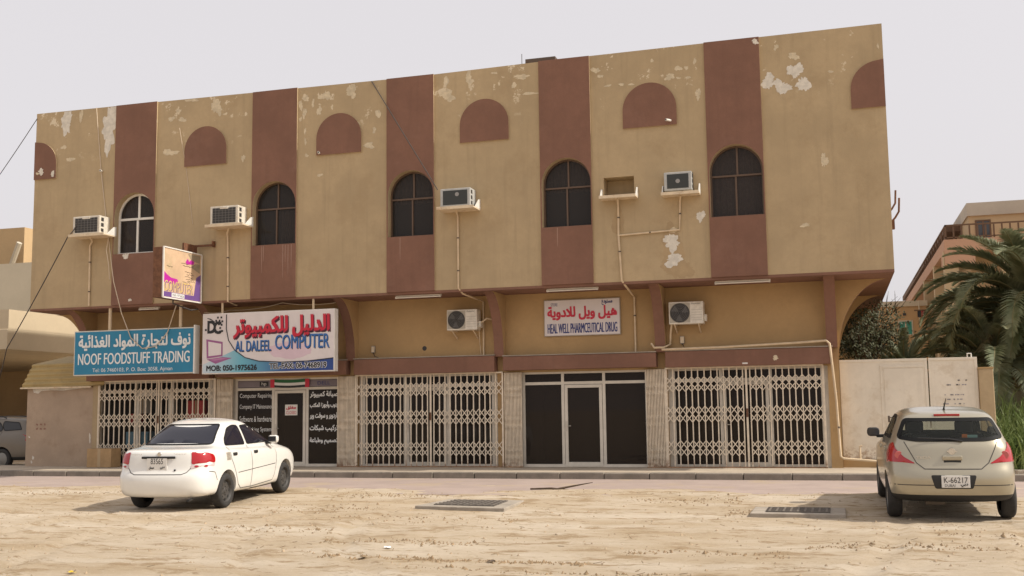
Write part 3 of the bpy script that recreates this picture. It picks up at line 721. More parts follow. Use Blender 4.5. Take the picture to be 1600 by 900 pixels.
# blue swoosh with its cyan to blue print
m_sw = bpy.data.materials.new('print_blue_gradient'); m_sw.use_nodes = True
n_ = m_sw.node_tree; g_ = n_.nodes.new('ShaderNodeNewGeometry'); sx_ = n_.nodes.new('ShaderNodeSeparateXYZ'); n_.links.new(g_.outputs['Position'], sx_.inputs[0])
mr_ = n_.nodes.new('ShaderNodeMapRange'); mr_.inputs['From Min'].default_value = -15.6; mr_.inputs['From Max'].default_value = -13.3; n_.links.new(sx_.outputs[0], mr_.inputs['Value'])
cr_ = n_.nodes.new('ShaderNodeValToRGB'); cr_.color_ramp.elements[0].color = (.50, .58, .62, 1); cr_.color_ramp.elements[1].color = (.012, .05, .22, 1)
e_ = cr_.color_ramp.elements.new(.45); e_.color = (.13, .40, .50, 1); n_.links.new(mr_.outputs[0], cr_.inputs[0]); n_.links.new(cr_.outputs[0], n_.nodes['Principled BSDF'].inputs['Base Color'])
n_.nodes['Principled BSDF'].inputs['Roughness'].default_value = .4
curve = [(-15.0, 4.12), (-15.0, 3.75), (-14.93, 3.45), (-14.75, 3.20), (-14.45, 3.0), (-14.05, 2.90), (-13.4, 2.86), (-12.7, 2.87), (-11.98, 2.93)]
sw = MB(); low = [(x, max(2.63, z)) for x, z in curve[3:]]
sw.poly([(-15.67, yt - .003, 2.63), (-11.98, yt - .003, 2.63)] + [(x, yt - .003, z) for x, z in reversed(low)] + [(-15.2, yt - .003, 3.02), (-15.67, yt - .003, 2.85)])
sw.build('blue_swoosh', m_sw, s2)
cv = MB().tube([(x, yt - .005, z) for x, z in curve], .012, 6); cv.build('swoosh_line', m_blk, s2)
MB().poly([(p[0], yt - .002, p[1]) for p in blob(-13.2, 3.15, 1.3, .4, 5, 20, .1)]).build('pink_tint', m_pinkp, s2)
lm = MB(); fat_letters(lm, arabic('الدليل للكمبيوتر'), (-14.78, yt - .006, 3.50), (1, 0, 0), (0, 0, 1), 2.68, .52, .045); lm.build('lettering', m_redc, s2)
lm = MB(); fat_letters(lm, arabic('الدليل للكمبيوتر'), (-14.755, yt - .0045, 3.475), (1, 0, 0), (0, 0, 1), 2.68, .52, .045); lm.build('letter_shadow', mat('print_maroon', (.06, .005, .02), .5), s2)
lm = MB(); 
for dx in (0, .014): letters(lm, 'AL DALEEL', (-14.74 + dx, yt - .006 - dx * .05, 3.16), (1, 0, 0), (0, 0, 1), 1.02, .27, .03); letters(lm, 'COMPUTER', (-13.60 + dx, yt - .006 - dx * .05, 3.19), (1, 0, 0), (0, 0, 1), 1.50, .36, .03)
lm.build('lettering', m_blue, s2)
lm = MB(); letters(lm, 'AL DALEEL', (-14.715, yt - .004, 3.14), (1, 0, 0), (0, 0, 1), 1.02, .27, .03); letters(lm, 'COMPUTER', (-13.575, yt - .004, 3.17), (1, 0, 0), (0, 0, 1), 1.50, .36, .03); lm.build('letter_shadow', m_blk, s2)
lm = MB(); fat_letters(lm, 'MOB: 050-1975626', (-15.56, yt - .006, 2.68), (1, 0, 0), (0, 0, 1), 1.45, .135, .012); fat_letters(lm, 'TEL-FAX: 06-7468919', (-13.75, yt - .006, 2.70), (1, 0, 0), (0, 0, 1), 1.58, .135, .010); lm.build('lettering', m_blk, s2)
lm = MB(); [letters(lm, 'TEL-FAX: 06-7468919', (-13.75 + ax, yt - .0040 - .0003 * k, 2.70 + az), (1, 0, 0), (0, 0, 1), 1.58, .135, .03) for k, (ax, az) in enumerate(((.014, .014), (-.014, .014), (.014, -.014), (-.014, -.014)))]; lm.build('letter_outline', m_lett, s2)
lg = MB(); fat_letters(lg, 'D', (-15.54, yt - .005, 3.66), (1, 0, 0), (0, 0, 1), .22, .30, .03); fat_letters(lg, 'C', (-15.36, yt - .006, 3.64), (1, 0, 0), (0, 0, 1), .20, .30, .03)
lg.build('logo', m_blk, s2); lg = MB()
for (px, pz) in ((-15.25, 4.05), (-15.15, 4.05), (-15.3, 3.97), (-15.2, 3.97), (-15.12, 3.95), (-15.22, 3.88), (-15.14, 3.86), (-15.18, 3.78), (-15.12, 3.70), (-15.6, 3.74), (-15.27, 3.90)): lg.box(px - .025, px + .025, yt - .007, yt - .004, pz - .025, pz + .025)
for k in range(4): lg.tube([(-15.56 + .03 * k, yt - .006, 4.04 - .01 * k), (-15.46 + .03 * k, yt - .006, 4.02 - .02 * k), (-15.40 + .02 * k, yt - .006, 3.97 - .01 * k)], .008, 5)
tag(lg.build('logo_squares', m_blk, s2), kind='stuff')
lp = MB(); lp.poly([(x, yt - .005, z) for x, z in ((-15.58, 3.50), (-15.10, 3.42), (-15.10, 3.05), (-15.56, 3.0))]); lp.poly([(x, yt - .005, z) for x, z in ((-15.56, 2.98), (-15.10, 3.03), (-14.82, 3.0), (-15.30, 2.86))])
lp.build('laptop_print', m_purple, s2)
lp = MB(); lp.poly([(x, yt - .007, z) for x, z in ((-15.52, 3.44), (-15.14, 3.37), (-15.14, 3.09), (-15.51, 3.06))]); lp.build('laptop_screen', m_signw, s2)
lp = MB(); lp.poly([(x, yt - .007, z) for x, z in ((-15.48, 2.975), (-15.12, 3.01), (-14.95, 2.99), (-15.33, 2.94))]); lp.build('laptop_keys', m_purple2, s2)
for xx in (-15.2, -12.6): rod(s2, (xx, ys + .12, z1 - .02), (xx, ys + .12, ZB), .03)

s3 = thing('shop_sign', 'white wall sign with red Arabic and HEAL WELL PHARMCEUTICAL DRUG', 'sign', (-5.92, YS - .04, 3.35), group='sign boards of the shops')
x0, x1, z0, z1, ys = -6.88, -4.97, 3.36, 4.26, YS - .05
MB().box(x0, x1, ys, ys + .05, z0, z1).build('panel', m_conc, s3, bevel=.004)
MB().box(x0 + .02, x1 - .02, ys - .004, ys + .01, z0 + .02, z1 - .02).build('face', m_signw, s3)
yt = ys - .007
lm = MB(); fat_letters(lm, arabic('هيل ويل للادوية'), (-6.78, yt, 3.76), (1, 0, 0), (0, 0, 1), 1.72, .32, .022); lm.build('lettering', m_red, s3)
lm = MB()
for dx in (0, .01): letters(lm, 'HEAL WELL PHARMCEUTICAL DRUG', (-6.79 + dx, yt - dx * .1, 3.43), (1, 0, 0), (0, 0, 1), 1.73, .24, .025)
letters(lm, 'STORE', (-6.70, yt, 4.10), (1, 0, 0), (0, 0, 1), .17, .075, .03); fat_letters(lm, arabic('مستودع'), (-5.42, yt, 4.09), (1, 0, 0), (0, 0, 1), .26, .12, .006)
lm.build('lettering', m_navy, s3)

s4 = thing('projecting_sign', 'weathered COMPUTER box sign projecting from the facade on a rusty arm', 'sign', (-15.9, 24.6, 4.45))
x0, x1, y0, y1, z0, z1 = -16.05, -15.76, 22.95, 24.62, 4.45, 5.70
MB().box(x0, x1, y0, y1, z0, z1).build('cabinet', m_rust, s4, bevel=.01)
m_post = mat('faded_poster', (0.60, 0.42, 0.27), .6, .14, 1.6, stain=(0.42, 0.33, 0.19), stain_amt=.7, stain_scale=1.3)
xf = x1 + .006
MB().box(x1 - .01, xf, y0 + .02, y1 - .02, z0 + .02, z1 - .02).build('face', m_post, s4)
tr_ = MB()
for p, q in (((y0, z0), (y1, z0)), ((y1, z0), (y1, z1)), ((y1, z1), (y0, z1)), ((y0, z1), (y0, z0))): tr_.bar((x1 + .004, p[0], p[1]), (x1 + .004, q[0], q[1]), .03, .035, (1, 0, 0))
tr_.build('edge_trim', m_white, s4)
def sp_(pts, k=.002): return [(xf + k, y0 + u * (y1 - y0), z0 + v * (z1 - z0)) for u, v in pts]
MB().poly(sp_([(.02, .02), (.98, .02), (.98, .12), (.02, .12)])).poly(sp_([(.80, .12), (.98, .12), (.98, .58), (.86, .5)], .0025)).build('violet_print', m_viol, s4)
MB().poly(sp_([(.02, .30), (.40, .28), (.36, .40), (.2, .41), (.10, .46), (.02, .52)])).poly(sp_([(.56, .78), (.62, .86), (.66, .80), (.74, .88), (.80, .82), (.78, .76), (.60, .74)])).build('magenta_print', m_mag, s4)
MB().poly(sp_([(.62, .96), (.72, .84), (.95, .80), (.96, .97)], .003)).poly(sp_([(.70, .70), (.95, .60), (.96, .80), (.82, .78)], .003)).build('bare_patch', mat('bare_sheet', (.30, .24, .16), .8, .2, 6), s4)
lm = MB(); letters(lm, 'COMPUTER', sp_([(.03, .14)], .004)[0], (0, 1, 0), (0, 0, 1), 1.22, .26, .03); lm.build('lettering', mat('print_yellow', (.62, .45, .16), .5), s4)
lm = MB(); letters(lm, 'COMPUTER', sp_([(.045, .13)], .003)[0], (0, 1, 0), (0, 0, 1), 1.22, .26, .03); lm.build('letter_shadow', m_viol, s4)
MB().poly(sp_([(.22, .03), (.55, .03), (.55, .11), (.22, .11)], .0035)).build('phone_panel', m_lett, s4)
lm = MB(); letters(lm, '050-1975626', sp_([(.24, .045)], .005)[0], (0, 1, 0), (0, 0, 1), .49, .065, .03); lm.build('lettering', m_blk, s4)
sc = MB(); rnd = random.Random(5)
for k, (u, v) in enumerate([(.45, .74), (.5, .70), (.55, .58), (.6, .53), (.55, .48), (.58, .44), (.62, .40), (.5, .37), (.08, .63), (.16, .63)]):
    pts = [(u + .025 * i, v + rnd.uniform(-.012, .012)) for i in range(9 if k < 8 else 4)]
    sc.tube([Vector(p) for p in sp_(pts, .003)], .005, 4)
tag(sc.build('small_script', m_blk, s4), kind='stuff')
ar = MB(); ar.box(-15.95, -15.42, 24.58, 24.63, 5.92, 5.97); ar.box(-15.44, -15.40, 24.58, YU + .03, 5.90, 6.05); ar.box(-15.93, -15.88, 24.0, 24.6, 5.69, 5.95); ar.build('support_arm', m_rust, s4)
MB().tube([(-15.9, 23.6, z0), (-15.9, 23.6, z0 - .1), (-15.9, 24.4, z0 - .2), (-15.9, 24.72, 4.3)], .02, 8).build('cable_loop', m_cable, s4)

# ------------------------------------------------------------------ air conditioners
def shelf(cx, x0, x1, z, label, out=.52, gus=True):
    T = thing('air_conditioner_shelf', label, 'shelf', (cx, YU, z), group='shelves under the window air conditioners')
    MB().box(x0, x1, YU - out, YU - .001, z, z + .035).build('tray', m_shelf, T, bevel=.006)
    MB().box(x0, x1, YU - out - .012, YU - out, z - .01, z + .06).build('front_lip', m_shelf, T)
    for xx in (x0 + .012, x1 - .012):
        mb = MB().prism([(YU - .001, z + .035), (YU - out * .75, z + .035), (YU - .10, z + .26), (YU - .001, z + .28)], 'x', xx - .012, xx + .012); mb.build('side_bracket', m_white, T)
    return T
def window_ac(x0, x1, z0, z1, out, style, label):
    T = thing('window_air_conditioner', label, 'air conditioner', ((x0 + x1) / 2, YU, z0), group='window air conditioners on the upper storey')
    case = m_acwhite if style == 'grid' else mat('case_silver', (.42, .42, .40), .45, .1, 6)
    yf = YU - out
    MB().box(x0, x1, yf, YU + .05, z0, z1).build('casing', case, T, bevel=.012)
    MB().box(x0 + .07, x1 - .07, yf - .006, yf + .01, z0 + .05, z1 - .05).build('coil', m_acdark if style == 'grid' else mat('panel_dark_green', (.028, .03, .026), .35), T)
    if style == 'grid':
        g = MB()
        for k in range(1, 7): xx = x0 + .07 + (x1 - x0 - .14) * k / 7; g.box(xx - .004, xx + .004, yf - .012, yf - .005, z0 + .05, z1 - .05)
        for k in range(1, 6): zz = z0 + .05 + (z1 - z0 - .10) * k / 6; g.box(x0 + .07, x1 - .07, yf - .011, yf - .006, zz - .004, zz + .004)
        g.build('guard_grille', mat('grille_grey', (.16, .15, .14), .6), T)
        MB().box((x0 + x1) / 2 - .12, (x0 + x1) / 2 + .12, yf - .016, yf + .01, z1 - .08, z1 - .02).build('handle', case, T, bevel=.006)
    else:
        g = MB(); g.lathe([(0, 0), (.05, .0), (.05, .006)], 'y', 16, ((x0 + x1) / 2 + .05 * (style == 'dark'), yf - .012, z1 - .15 if style == 'dark' else (z0 + z1) / 2)); g.build('badge', mat('badge_grey', (.3, .28, .26), .4, metal=.5), T)
    v = MB()
    for k, (za, zb) in enumerate(((.12, .30), (.40, .60), (.70, .90))): v.box(x1 - .003, x1 + .003, yf + .06, yf + .17, z0 + (z1 - z0) * za, z0 + (z1 - z0) * zb)
    v.build('side_vent', m_acdark, T)
    return T
window_ac(-19.50, -18.66, 6.40, 6.89, .42, 'grid', 'white window air conditioner with square grille left of the white framed window')
window_ac(-15.31, -14.50, 6.40, 6.89, .42, 'grid', 'white window air conditioner above the projecting computer sign')
window_ac(-9.00, -8.24, 6.45, 6.90, .42, 'dark', 'window air conditioner with dark front and blue badge beside the middle window')
window_ac(-3.62, -2.99, 6.51, 6.94, .22, 'brown', 'dark fronted window air conditioner set deep in its wall opening')
shelf(-19.0, -19.56, -18.44, 6.34, 'rust stained cream shelf under the air conditioner by the white framed window')
shelf(-14.9, -15.40, -14.30, 6.35, 'cream shelf under the air conditioner above the projecting sign')
shelf(-8.6, -9.06, -8.12, 6.39, 'cream shelf under the air conditioner beside the middle window')
shelf(-3.2, -3.68, -2.82, 6.40, 'cream shelf under the deep set dark air conditioner', .36)
shelf(-4.7, -5.12, -4.26, 6.42, 'empty cream shelf under the bare opening in the wall', .36)
def split_ac(x0, x1, z0, z1, label):
    T = thing('outdoor_air_conditioner', label, 'air conditioner', ((x0 + x1) / 2, YS - .2, z0), group='outdoor units on the shop wall')
    yf, yb = YS - .45, YS - .14
    MB().box(x0, x1, yf, yb, z0, z1).build('casing', m_acwhite, T, bevel=.012)
    gx1 = x0 + (x1 - x0) * .62
    MB().box(x0 + .02, gx1, yf - .006, yf + .01, z0 + .03, z1 - .03).build('fan_panel', mat('fan_panel_grey', (.40, .36, .29), .6, .1, 6), T)
    c = (x0 + .02 + gx1) / 2; r = (z1 - z0) * .44
    MB().lathe([(0, yf - .012), (r, yf - .012), (r, yf - .004)], 'y', 32, (c, 0, (z0 + z1) / 2)).build('fan_opening', m_acdark, T)
    bl = MB()
    for k in range(3):
        a = 2.1 * k + .4
        bl.poly([(c + rr_ * math.cos(a + da), yf - .014, (z0 + z1) / 2 + rr_ * math.sin(a + da)) for rr_, da in ((.04, 0), (r * .5, .35), (r * .92, .45), (r * .9, -.35), (r * .5, -.4))])
    bl.build('fan_blade', mat('blade_grey', (.09, .085, .08), .5), T)
    g = MB()
    for k in range(1, 7):
        rr_ = r * k / 6.5
        g.tube([(c + rr_ * math.cos(2 * math.pi * j / 24), yf - .02, (z0 + z1) / 2 + rr_ * math.sin(2 * math.pi * j / 24)) for j in range(25)], .003, 4, cap=False)
    g.build('fan_guard', mat('grille_grey', (.16, .15, .14), .6), T)
    v = MB()
    for k in range(5): v.box(gx1 + .03, x1 - .03, yf - .004, yf + .01, z0 + .08 + k * .06, z0 + .088 + k * .06)
    v.build('louvre_lines', mat('grille_grey2', (.42, .38, .31), .6), T)
    lm = MB(); letters(lm, 'Panasonic', (gx1 + .04, yf - .003, z1 - .065), (1, 0, 0), (0, 0, 1), .20, .03, .02); lm.build('lettering', m_blk, T)
    MB().box(x1, x1 + .06, yf + .12, yb, z0 + .06, z0 + .22).build('valve_cover', m_acwhite, T, bevel=.01)
    for xx in (x0 + .12, x1 - .12):
        MB().prism([(YS, z0 - .02), (yf + .03, z0 - .02), (yf + .03, z0), (YS, z0)], 'x', xx - .015, xx + .015).prism([(YS, z0 - .2), (YS, z0 - .16), (yf + .1, z0 - .02), (yf + .06, z0 - .02)], 'x', xx - .012, xx + .012).build('wall_bracket', m_shelf, T)
    return T
split_ac(-9.28, -8.49, 3.57, 4.08, 'white outdoor air conditioner between the computer sign and the pharmacy sign')
split_ac(-3.74, -2.94, 3.53, 4.05, 'white outdoor air conditioner right of the pharmacy sign')

# ------------------------------------------------------------------ pipes, lamps, cables and small fittings
def pipe(pts, r, label, clips=(), name='drain_pipe', m_=None, cat='pipe', grp='pipes on the facade'):
    T = thing(name, label, cat, pts[-1], group=grp)
    MB().tube(pts, r, 10).build('tube', m_ or m_pipe, T, smooth=True)
    for c in clips: 
        cx, cy, cz = c; MB().tube([(cx, cy, cz - .015), (cx, cy, cz + .015)], r + .007, 10).build('clip', m_clip, T)
    return T
yp = YU - .035
pipe([(-19.1, YU - .2, 6.36), (-19.12, YU - .1, 6.25), (-19.24, yp, 6.15), (-19.22, yp, 4.52)], .026, 'cream drain pipe under the air conditioner by the white framed window', [(-19.23, yp, 5.7), (-19.225, yp, 4.9)])
pipe([(-14.9, YU - .2, 6.36), (-15.0, YU - .1, 6.22), (-15.02, yp, 6.1), (-14.99, yp, 4.46), (-14.99, YU + .4, 4.40)], .026, 'cream drain pipe under the air conditioner above the projecting sign', [(-15.01, yp, 5.6), (-15.0, yp, 4.85)])
pipe([(-8.68, YU - .2, 6.40), (-8.69, yp, 6.30), (-8.69, yp, 4.52), (-8.62, YU + .1, 4.40), (-8.45, YS - .05, 4.30), (-8.45, YS - .05, 2.95)], .024, 'cream drain pipe under the dark fronted air conditioner running down to the shop wall', [(-8.69, yp, 5.75), (-8.69, yp, 4.95)])
pipe([(-4.72, YU - .15, 6.42), (-4.73, yp, 6.3), (-4.74, yp, 5.6), (-4.69, yp, 4.52), (-4.62, YU + .1, 4.40), (-4.62, YS - .04, 4.25), (-4.62, YS - .04, 2.93)], .025, 'cream drain pipe under the empty shelf joined by a side branch', [(-4.73, yp, 6.0), (-4.72, yp, 5.2), (-4.62, YS - .04, 3.8)])
pipe([(-3.26, YU - .15, 6.40), (-3.29, yp, 6.3), (-3.32, yp, 5.63), (-4.74, yp, 5.58)], .023, 'branch drain pipe running sideways under the deep set air conditioner', [(-3.30, yp, 6.0), (-4.0, yp, 5.605)])
pipe([(-3.95, YS - .33, 2.95), (-2.5, YS - .30, 2.97), (-.9, YS - .30, 3.02), (-.22, YS - .32, 3.05), (-.15, YS - .34, 2.98), (-.10, YS - .30, 2.3), (-.06, YS - .14, 1.7), (-.02, YS - .12, .45), (.05, YS - .14, .40), (1.3, YS - .12, .30)], .028, 'cream water pipe along the fascia and down the corner by the metal gate', [(-.06, YS - .15, 1.9), (-.03, YS - .13, 1.1)], 'water_pipe')
pipe([(.45, YS - .08, .68), (.40, YS - .08, .68), (.40, YS - .10, .38)], .022, 'short bent water pipe stub at the foot of the metal gate', (), 'water_pipe')
pipe([(-8.42, YS - .3, 3.75), (-8.3, YS - .25, 3.85), (-8.12, YS - .12, 3.82), (-8.1, YS - .05, 3.8)], .022, 'insulated pipe bending from the outdoor unit between the two signs', (), 'refrigerant_pipe')
pipe([(-3.70, YS - .3, 3.56), (-3.76, YS - .14, 3.3), (-3.78, YS - .1, 3.08), (-3.9, YS - .32, 3.0), (-4.12, YS - .34, 3.0), (-4.2, YS - .28, 3.1)], .026, 'insulated pipe looping from the outdoor unit round the bracket foot', (), 'refrigerant_pipe')
pipe([(-8.5, YS - .25, 3.6), (-8.55, YS - .06, 3.3), (-8.52, YS - .04, 2.94)], .010, 'thin drain hose hanging under the outdoor unit by the bracket', (), 'drain_hose')
pipe([(-11.9, YS - .03, 2.945), (-9.9, YS - .05, 2.95), (-8.2, YS - .05, 2.95)], .012, 'thin conduit lying on the fascia ledge over the middle gate', (), 'conduit')
for cx, wd in ((-9.85, 1.2), (-5.94, 1.25), (-1.98, 1.24), (-17.55, .6)):
    T = thing('fluorescent_lamp', {-9.85: 'fluorescent batten lamp under the soffit over the middle gate', -5.94: 'fluorescent batten lamp under the soffit above the pharmacy sign', -1.98: 'fluorescent batten lamp under the soffit right of the second outdoor unit', -17.55: 'short fluorescent lamp in the dark behind the blue sign'}[cx], 'lamp', (cx, YU + .3, ZB - .06), group='fluorescent lamps under the soffit')
    MB().box(cx - wd / 2, cx + wd / 2, YU + .26, YU + .33, ZB - .10, ZB - .059).build('housing', m_white, T, bevel=.004)
    MB().tube([(cx - wd / 2 + .04, YU + .245, ZB - .115), (cx + wd / 2 - .04, YU + .245, ZB - .115)], .016, 10).build('tube', mat('lamp_tube', (.8, .78, .72), .3), T, smooth=True)
    for s_ in (-1, 1): MB().box(cx + s_ * (wd / 2 - .02) - .02, cx + s_ * (wd / 2 - .02) + .02, YU + .23, YU + .28, ZB - .135, ZB - .09).build('end_cap', m_white, T)
def spout(x, z, d, label, y=None):
    y = YU if y is None else y
    T = thing('weep_spout', label, 'spout', (x, y, z), group='small drain spouts on the facade')
    MB().tube([(x, y + .02, z), (x + d * .8, y - .18, z - .02)], .028, 10).build('tube', m_white, T)
    MB().tube([(x + d * .8, y - .181, z - .02), (x + d * .8 + .001, y - .184, z - .0202)], .020, 10).build('mouth', m_acdark, T)
spout(-18.97, 8.19, .12, 'white drain spout beside the leftmost brown stripe')
spout(-12.43, 8.15, .10, 'white drain spout at the left foot of an arched panel', YU - .04)
spout(-3.45, 8.20, -.10, 'white drain spout at the right foot of an arched panel', YU - .04)
def wire(pts, r, label, m_=None, name='cable', sag=0.0):
    out = []
    for a, b in zip(pts, pts[1:]):
        a, b = Vector(a), Vector(b); n = 8
        for i in range(n): t = i / n; out.append(a.lerp(b, t) - Vector((0, 0, sag * 4 * t * (1 - t))))
    out.append(Vector(pts[-1])); o = MB().tube(out, r, 6).build(name, m_ or m_cable, shift=pts[-1]); return tag(o, label, 'cable', 'cables on and around the facade')
wire([(-21.13, YU - .01, 9.85), (-24.2, YU - .01, 6.25)], .010, 'thin dark cable running off the top corner of the roof', sag=.1)
wire([(-19.34, YU - .42, 6.75), (-19.60, YU - .48, 6.36), (-21.85, YU - .03, 3.44), (-22.6, YU + .5, 2.4)], .014, 'dark cable slanting down from the air conditioner by the white framed window', sag=.05)
wire([(-19.18, YU - .012, 9.98), (-18.97, YU - .015, 8.19), (-18.77, YU - .015, 6.89), (-18.45, YU - .05, 5.14), (-18.18, YU - .04, 4.27), (-17.86, YU - .06, 3.61), (-17.5, YU - .06, 3.32), (-17.1, YU - .06, 3.36), (-16.75, YU - .06, 3.71), (-16.5, YU - .06, 4.42)], .012, 'pale cable hanging down the facade and looping over the blue sign', m_cablew)
wire([(-10.98, YU - .012, 9.90), (-9.08, YU - .38, 6.90)], .012, 'dark cable slanting from the roof edge to the dark fronted air conditioner')
wire([(-16.52, YU - .05, 9.17), (-16.32, YU - .01, 8.08), (-16.09, YU - .01, 6.55)], .007, 'thin pale cable hanging beside an arched panel', m_cablew)
wire([(-18.6, YU - .1, 6.4), (-18.7, YU - .06, 6.0), (-18.62, YU - .05, 5.6), (-18.58, YU - .05, 5.2)], .010, 'short frayed pale cable under the shelf by the white framed window', m_cablew)
wire([(-16.2, YU + .5, 4.30), (-15.2, YU + .4, 4.28), (-13.6, YU + .3, 4.40), (-12.1, YU + .4, 4.36)], .008, 'thin cable sagging above the white computer sign', m_cablew, sag=.06)
for cx, cz, lb in ((-11.45, 3.18, 'small grey junction box over the middle gate'), (-3.50, 3.18, 'small pale junction box under the right outdoor unit')):
    T = thing('junction_box', lb, 'electrical box', (cx, YS, cz)); MB().box(cx - .05, cx + .05, YS - .06, YS, cz - .09, cz + .09).build('body', m_conc, T, bevel=.01); MB().box(cx - .04, cx + .04, YS - .066, YS - .058, cz - .07, cz + .07).build('cover', m_shelf, T)
    MB().tube([(cx, YS - .03, cz - .09), (cx + .04, YS - .03, cz - .18), (cx + .16, YS - .02, cz - .22)], .008, 6).build('lead', m_cable, T)
MB().lathe([(0, YS - .003), (.045, YS - .003), (.06, YS - .001)], 'y', 16, (-10.05, 0, 3.17)).build('pipe_hole', m_acdark, B)
T = thing('roof_slab_edge', 'dark flat sheet lying on the roof edge above a brown stripe', 'roof sheet', (-6.6, YU + .5, 9.97)); MB().box(-6.95, -6.2, YU + .05, YU + 1.4, 9.96, 10.06).build('sheet', m_clip, T); MB().box(-6.95, -6.2, YU + .3, YU + .4, 9.2, 9.9).build('prop', m_clip, T)
T = thing('roof_antenna', 'thin antenna rod standing on the roof edge', 'antenna', (-7.05, YU + .1, 9.9)); MB().tube([(-7.05, YU + .1, 9.5), (-7.05, YU + .1, 10.22)], .008, 6).build('mast', m_cable, T)
T = thing('wall_hooks', 'bent rusty steel rods on the right side wall of the upper storey', 'bracket', (1.27, 26, 5.6))
for k, (yy, zz) in enumerate(((25.0, 5.75), (26.2, 6.15))): MB().tube([(1.25, yy, zz - .2), (1.36, yy, zz - .08), (1.44, yy, zz + .05), (1.46, yy, zz + .35)], .022, 8).build('rod', m_rust, T)
MB().box(1.27, 1.34, 24.95, 25.1, 5.42, 5.62).build('plate', m_rust, T)

# ------------------------------------------------------------------ yard gate, pillar
m_wgate = mat('white_gate_paint', (0.72, 0.65, 0.53), .6, .07, 2.0, .05, 20, stain=(.52, .42, .29), stain_amt=.45, stain_scale=2.2, streak=.18, rust_low=((.36, .24, .14), .75))
yg = YS + .25
G = thing('yard_gate', 'wide cream sheet metal yard gate with a small door in it', 'gate', (1.5, yg, .3))
MB().box(.04, 1.93, yg, yg + .04, .37, 2.62).build('leaf', m_wgate, G, bevel=.006)
MB().box(1.955, 2.97, yg + .003, yg + .04, .37, 2.62).build('leaf', m_wgate, G, bevel=.006)
fr = MB()
for x0, x1, z0, z1 in ((.04, 1.93, 2.56, 2.62), (1.955, 2.97, 2.56, 2.62), (1.87, 1.93, .37, 2.56), (2.91, 2.97, .37, 2.56), (1.955, 2.0, .37, 2.56), (.92, .96, .42, 2.48), (.96, 1.87, 2.42, 2.47)): fr.box(x0, x1, yg - .014, yg + .002, z0, z1)
fr.build('frame', m_wgate, G, bevel=.004)
MB().box(1.0, 1.83, yg - .010, yg + .003, .45, 2.40).build('wicket_door', m_wgate, G, bevel=.004)
MB().tube([(1.06, yg - .01, 1.30), (1.06, yg - .05, 1.30), (1.20, yg - .05, 1.30)], .010, 8).build('door_handle', m_clip, G)
MB().box(1.04, 1.08, yg - .016, yg - .008, 1.20, 1.34).build('lock_plate', m_clip, G)
MB().tube([(2.78, yg + .02, 2.6), (2.78, yg + .02, 2.70), (2.86, yg + .02, 2.70), (2.86, yg + .02, 2.62)], .016, 8).build('hinge_loop', m_white, G)
pr_ = MB(); rnd = random.Random(3)
for r_ in range(7):
    z = 2.1 - .10 * r_ - (.12 if r_ > 1 else 0)
    for k in range(rnd.randint(4, 9)):
        xx = 2.20 + rnd.uniform(0, .45) + (0.1 if r_ < 2 else 0); pr_.box(xx, xx + rnd.uniform(.015, .05), yg - .004, yg - .001 + .004, z, z + .022)
pr_.build('stencil_marks', mat('stencil_ink', (.30, .28, .30), .7), G)
MB().box(2.60, 2.82, yg - .004, yg + .003, 1.32, 1.38).build('rust_mark', mat('rust_mark', (.30, .16, .09), .9, .4, 20), G)
P = thing('gate_pillar', 'beige rendered pillar at the end of the yard gate', 'pillar', (3.12, yg, 0)); MB().box(2.98, 3.28, yg - .1, yg + .2, 0, 2.35).build('shaft', m_beige, P, bevel=.015); MB().box(2.97, 3.29, yg - .11, yg + .21, 2.35, 2.39).build('cap', m_shopw, P)
P = thing('gate_plinth', 'low beige rendered sill wall under the yard gate', 'wall', (1.5, yg, 0)); MB().box(.03, 2.98, yg - .03, yg + .12, 0, .36).build('wall', m_shopw, P, bevel=.01); MB().box(.03, 2.98, yg - .034, yg + .124, .36, .375).build('capping', m_conc, P)

# ------------------------------------------------------------------ left end: plain wall panel, corrugated awning
W = thing('side_wall', 'plain pinkish rendered wall panel left of the grocery gate', 'wall', (-21, YS, ZP))
m_pinkw = mat('pinkish_render', (.40, .30, .215), .95, .10, 1.5, .25, 40, stain=(.30, .21, .14), stain_amt=.5, stain_scale=2.0)
MB().box(-22.12, -19.90, YS - .05, YS + .15, .0, 2.37).build('render', m_pinkw, W, bevel=.01)
MB().box(-19.90, -19.72, YS - .07, YS + .15, .0, 2.50).build('jamb', m_beige, W)
MB().poly([(x, YS - .0525, z) for x, z in [(-21.95, 2.36), (-21.9, 2.25), (-21.75, 2.22), (-21.65, 2.29), (-21.3, 2.31), (-20.9, 2.29), (-20.6, 2.32), (-20.2, 2.35), (-20.1, 2.365)]]).build('peeled_patch', m_plaster2, W)
for cx, cz, wd, h in ((-19.98, .95, .05, .28), (-19.97, .35, .1, .3), (-21.85, .42, .06, .12), (-21.9, .3, .05, .08), (-22.0, 1.0, .05, .05)): MB().poly([(p[0], YS - .0525, p[1]) for p in blob(cx, cz, wd, h, int(cz * 99), 14)]).build('peeled_patch', m_plaster2, W)
for k in range(6): MB().poly([(p[0], YS - .0527, p[1]) for p in blob(-21.75 + .13 * (k % 3), 1.35 - .12 * (k // 3), .07, .06, k + 40, 12)]).build('scuff', mat('scuff_red', (.26, .14, .10), .9), W)
A = thing('corrugated_awning', 'ochre corrugated metal awning over the plain wall panel', 'awning', (-21, YS, 2.4))
aw = MB(); n = 40
for i in range(n + 1):
    t = i / n; z = 2.38 + .68 * t; y = YS - .16 + .30 * t + .022 * math.sin(t * 5 * 2 * math.pi)
    aw.v += [(-22.25 + .12 * t, y, z), (-19.5, y, z + .03)]
for i in range(n): aw.face((2 * i, 2 * i + 1, 2 * i + 3, 2 * i + 2))
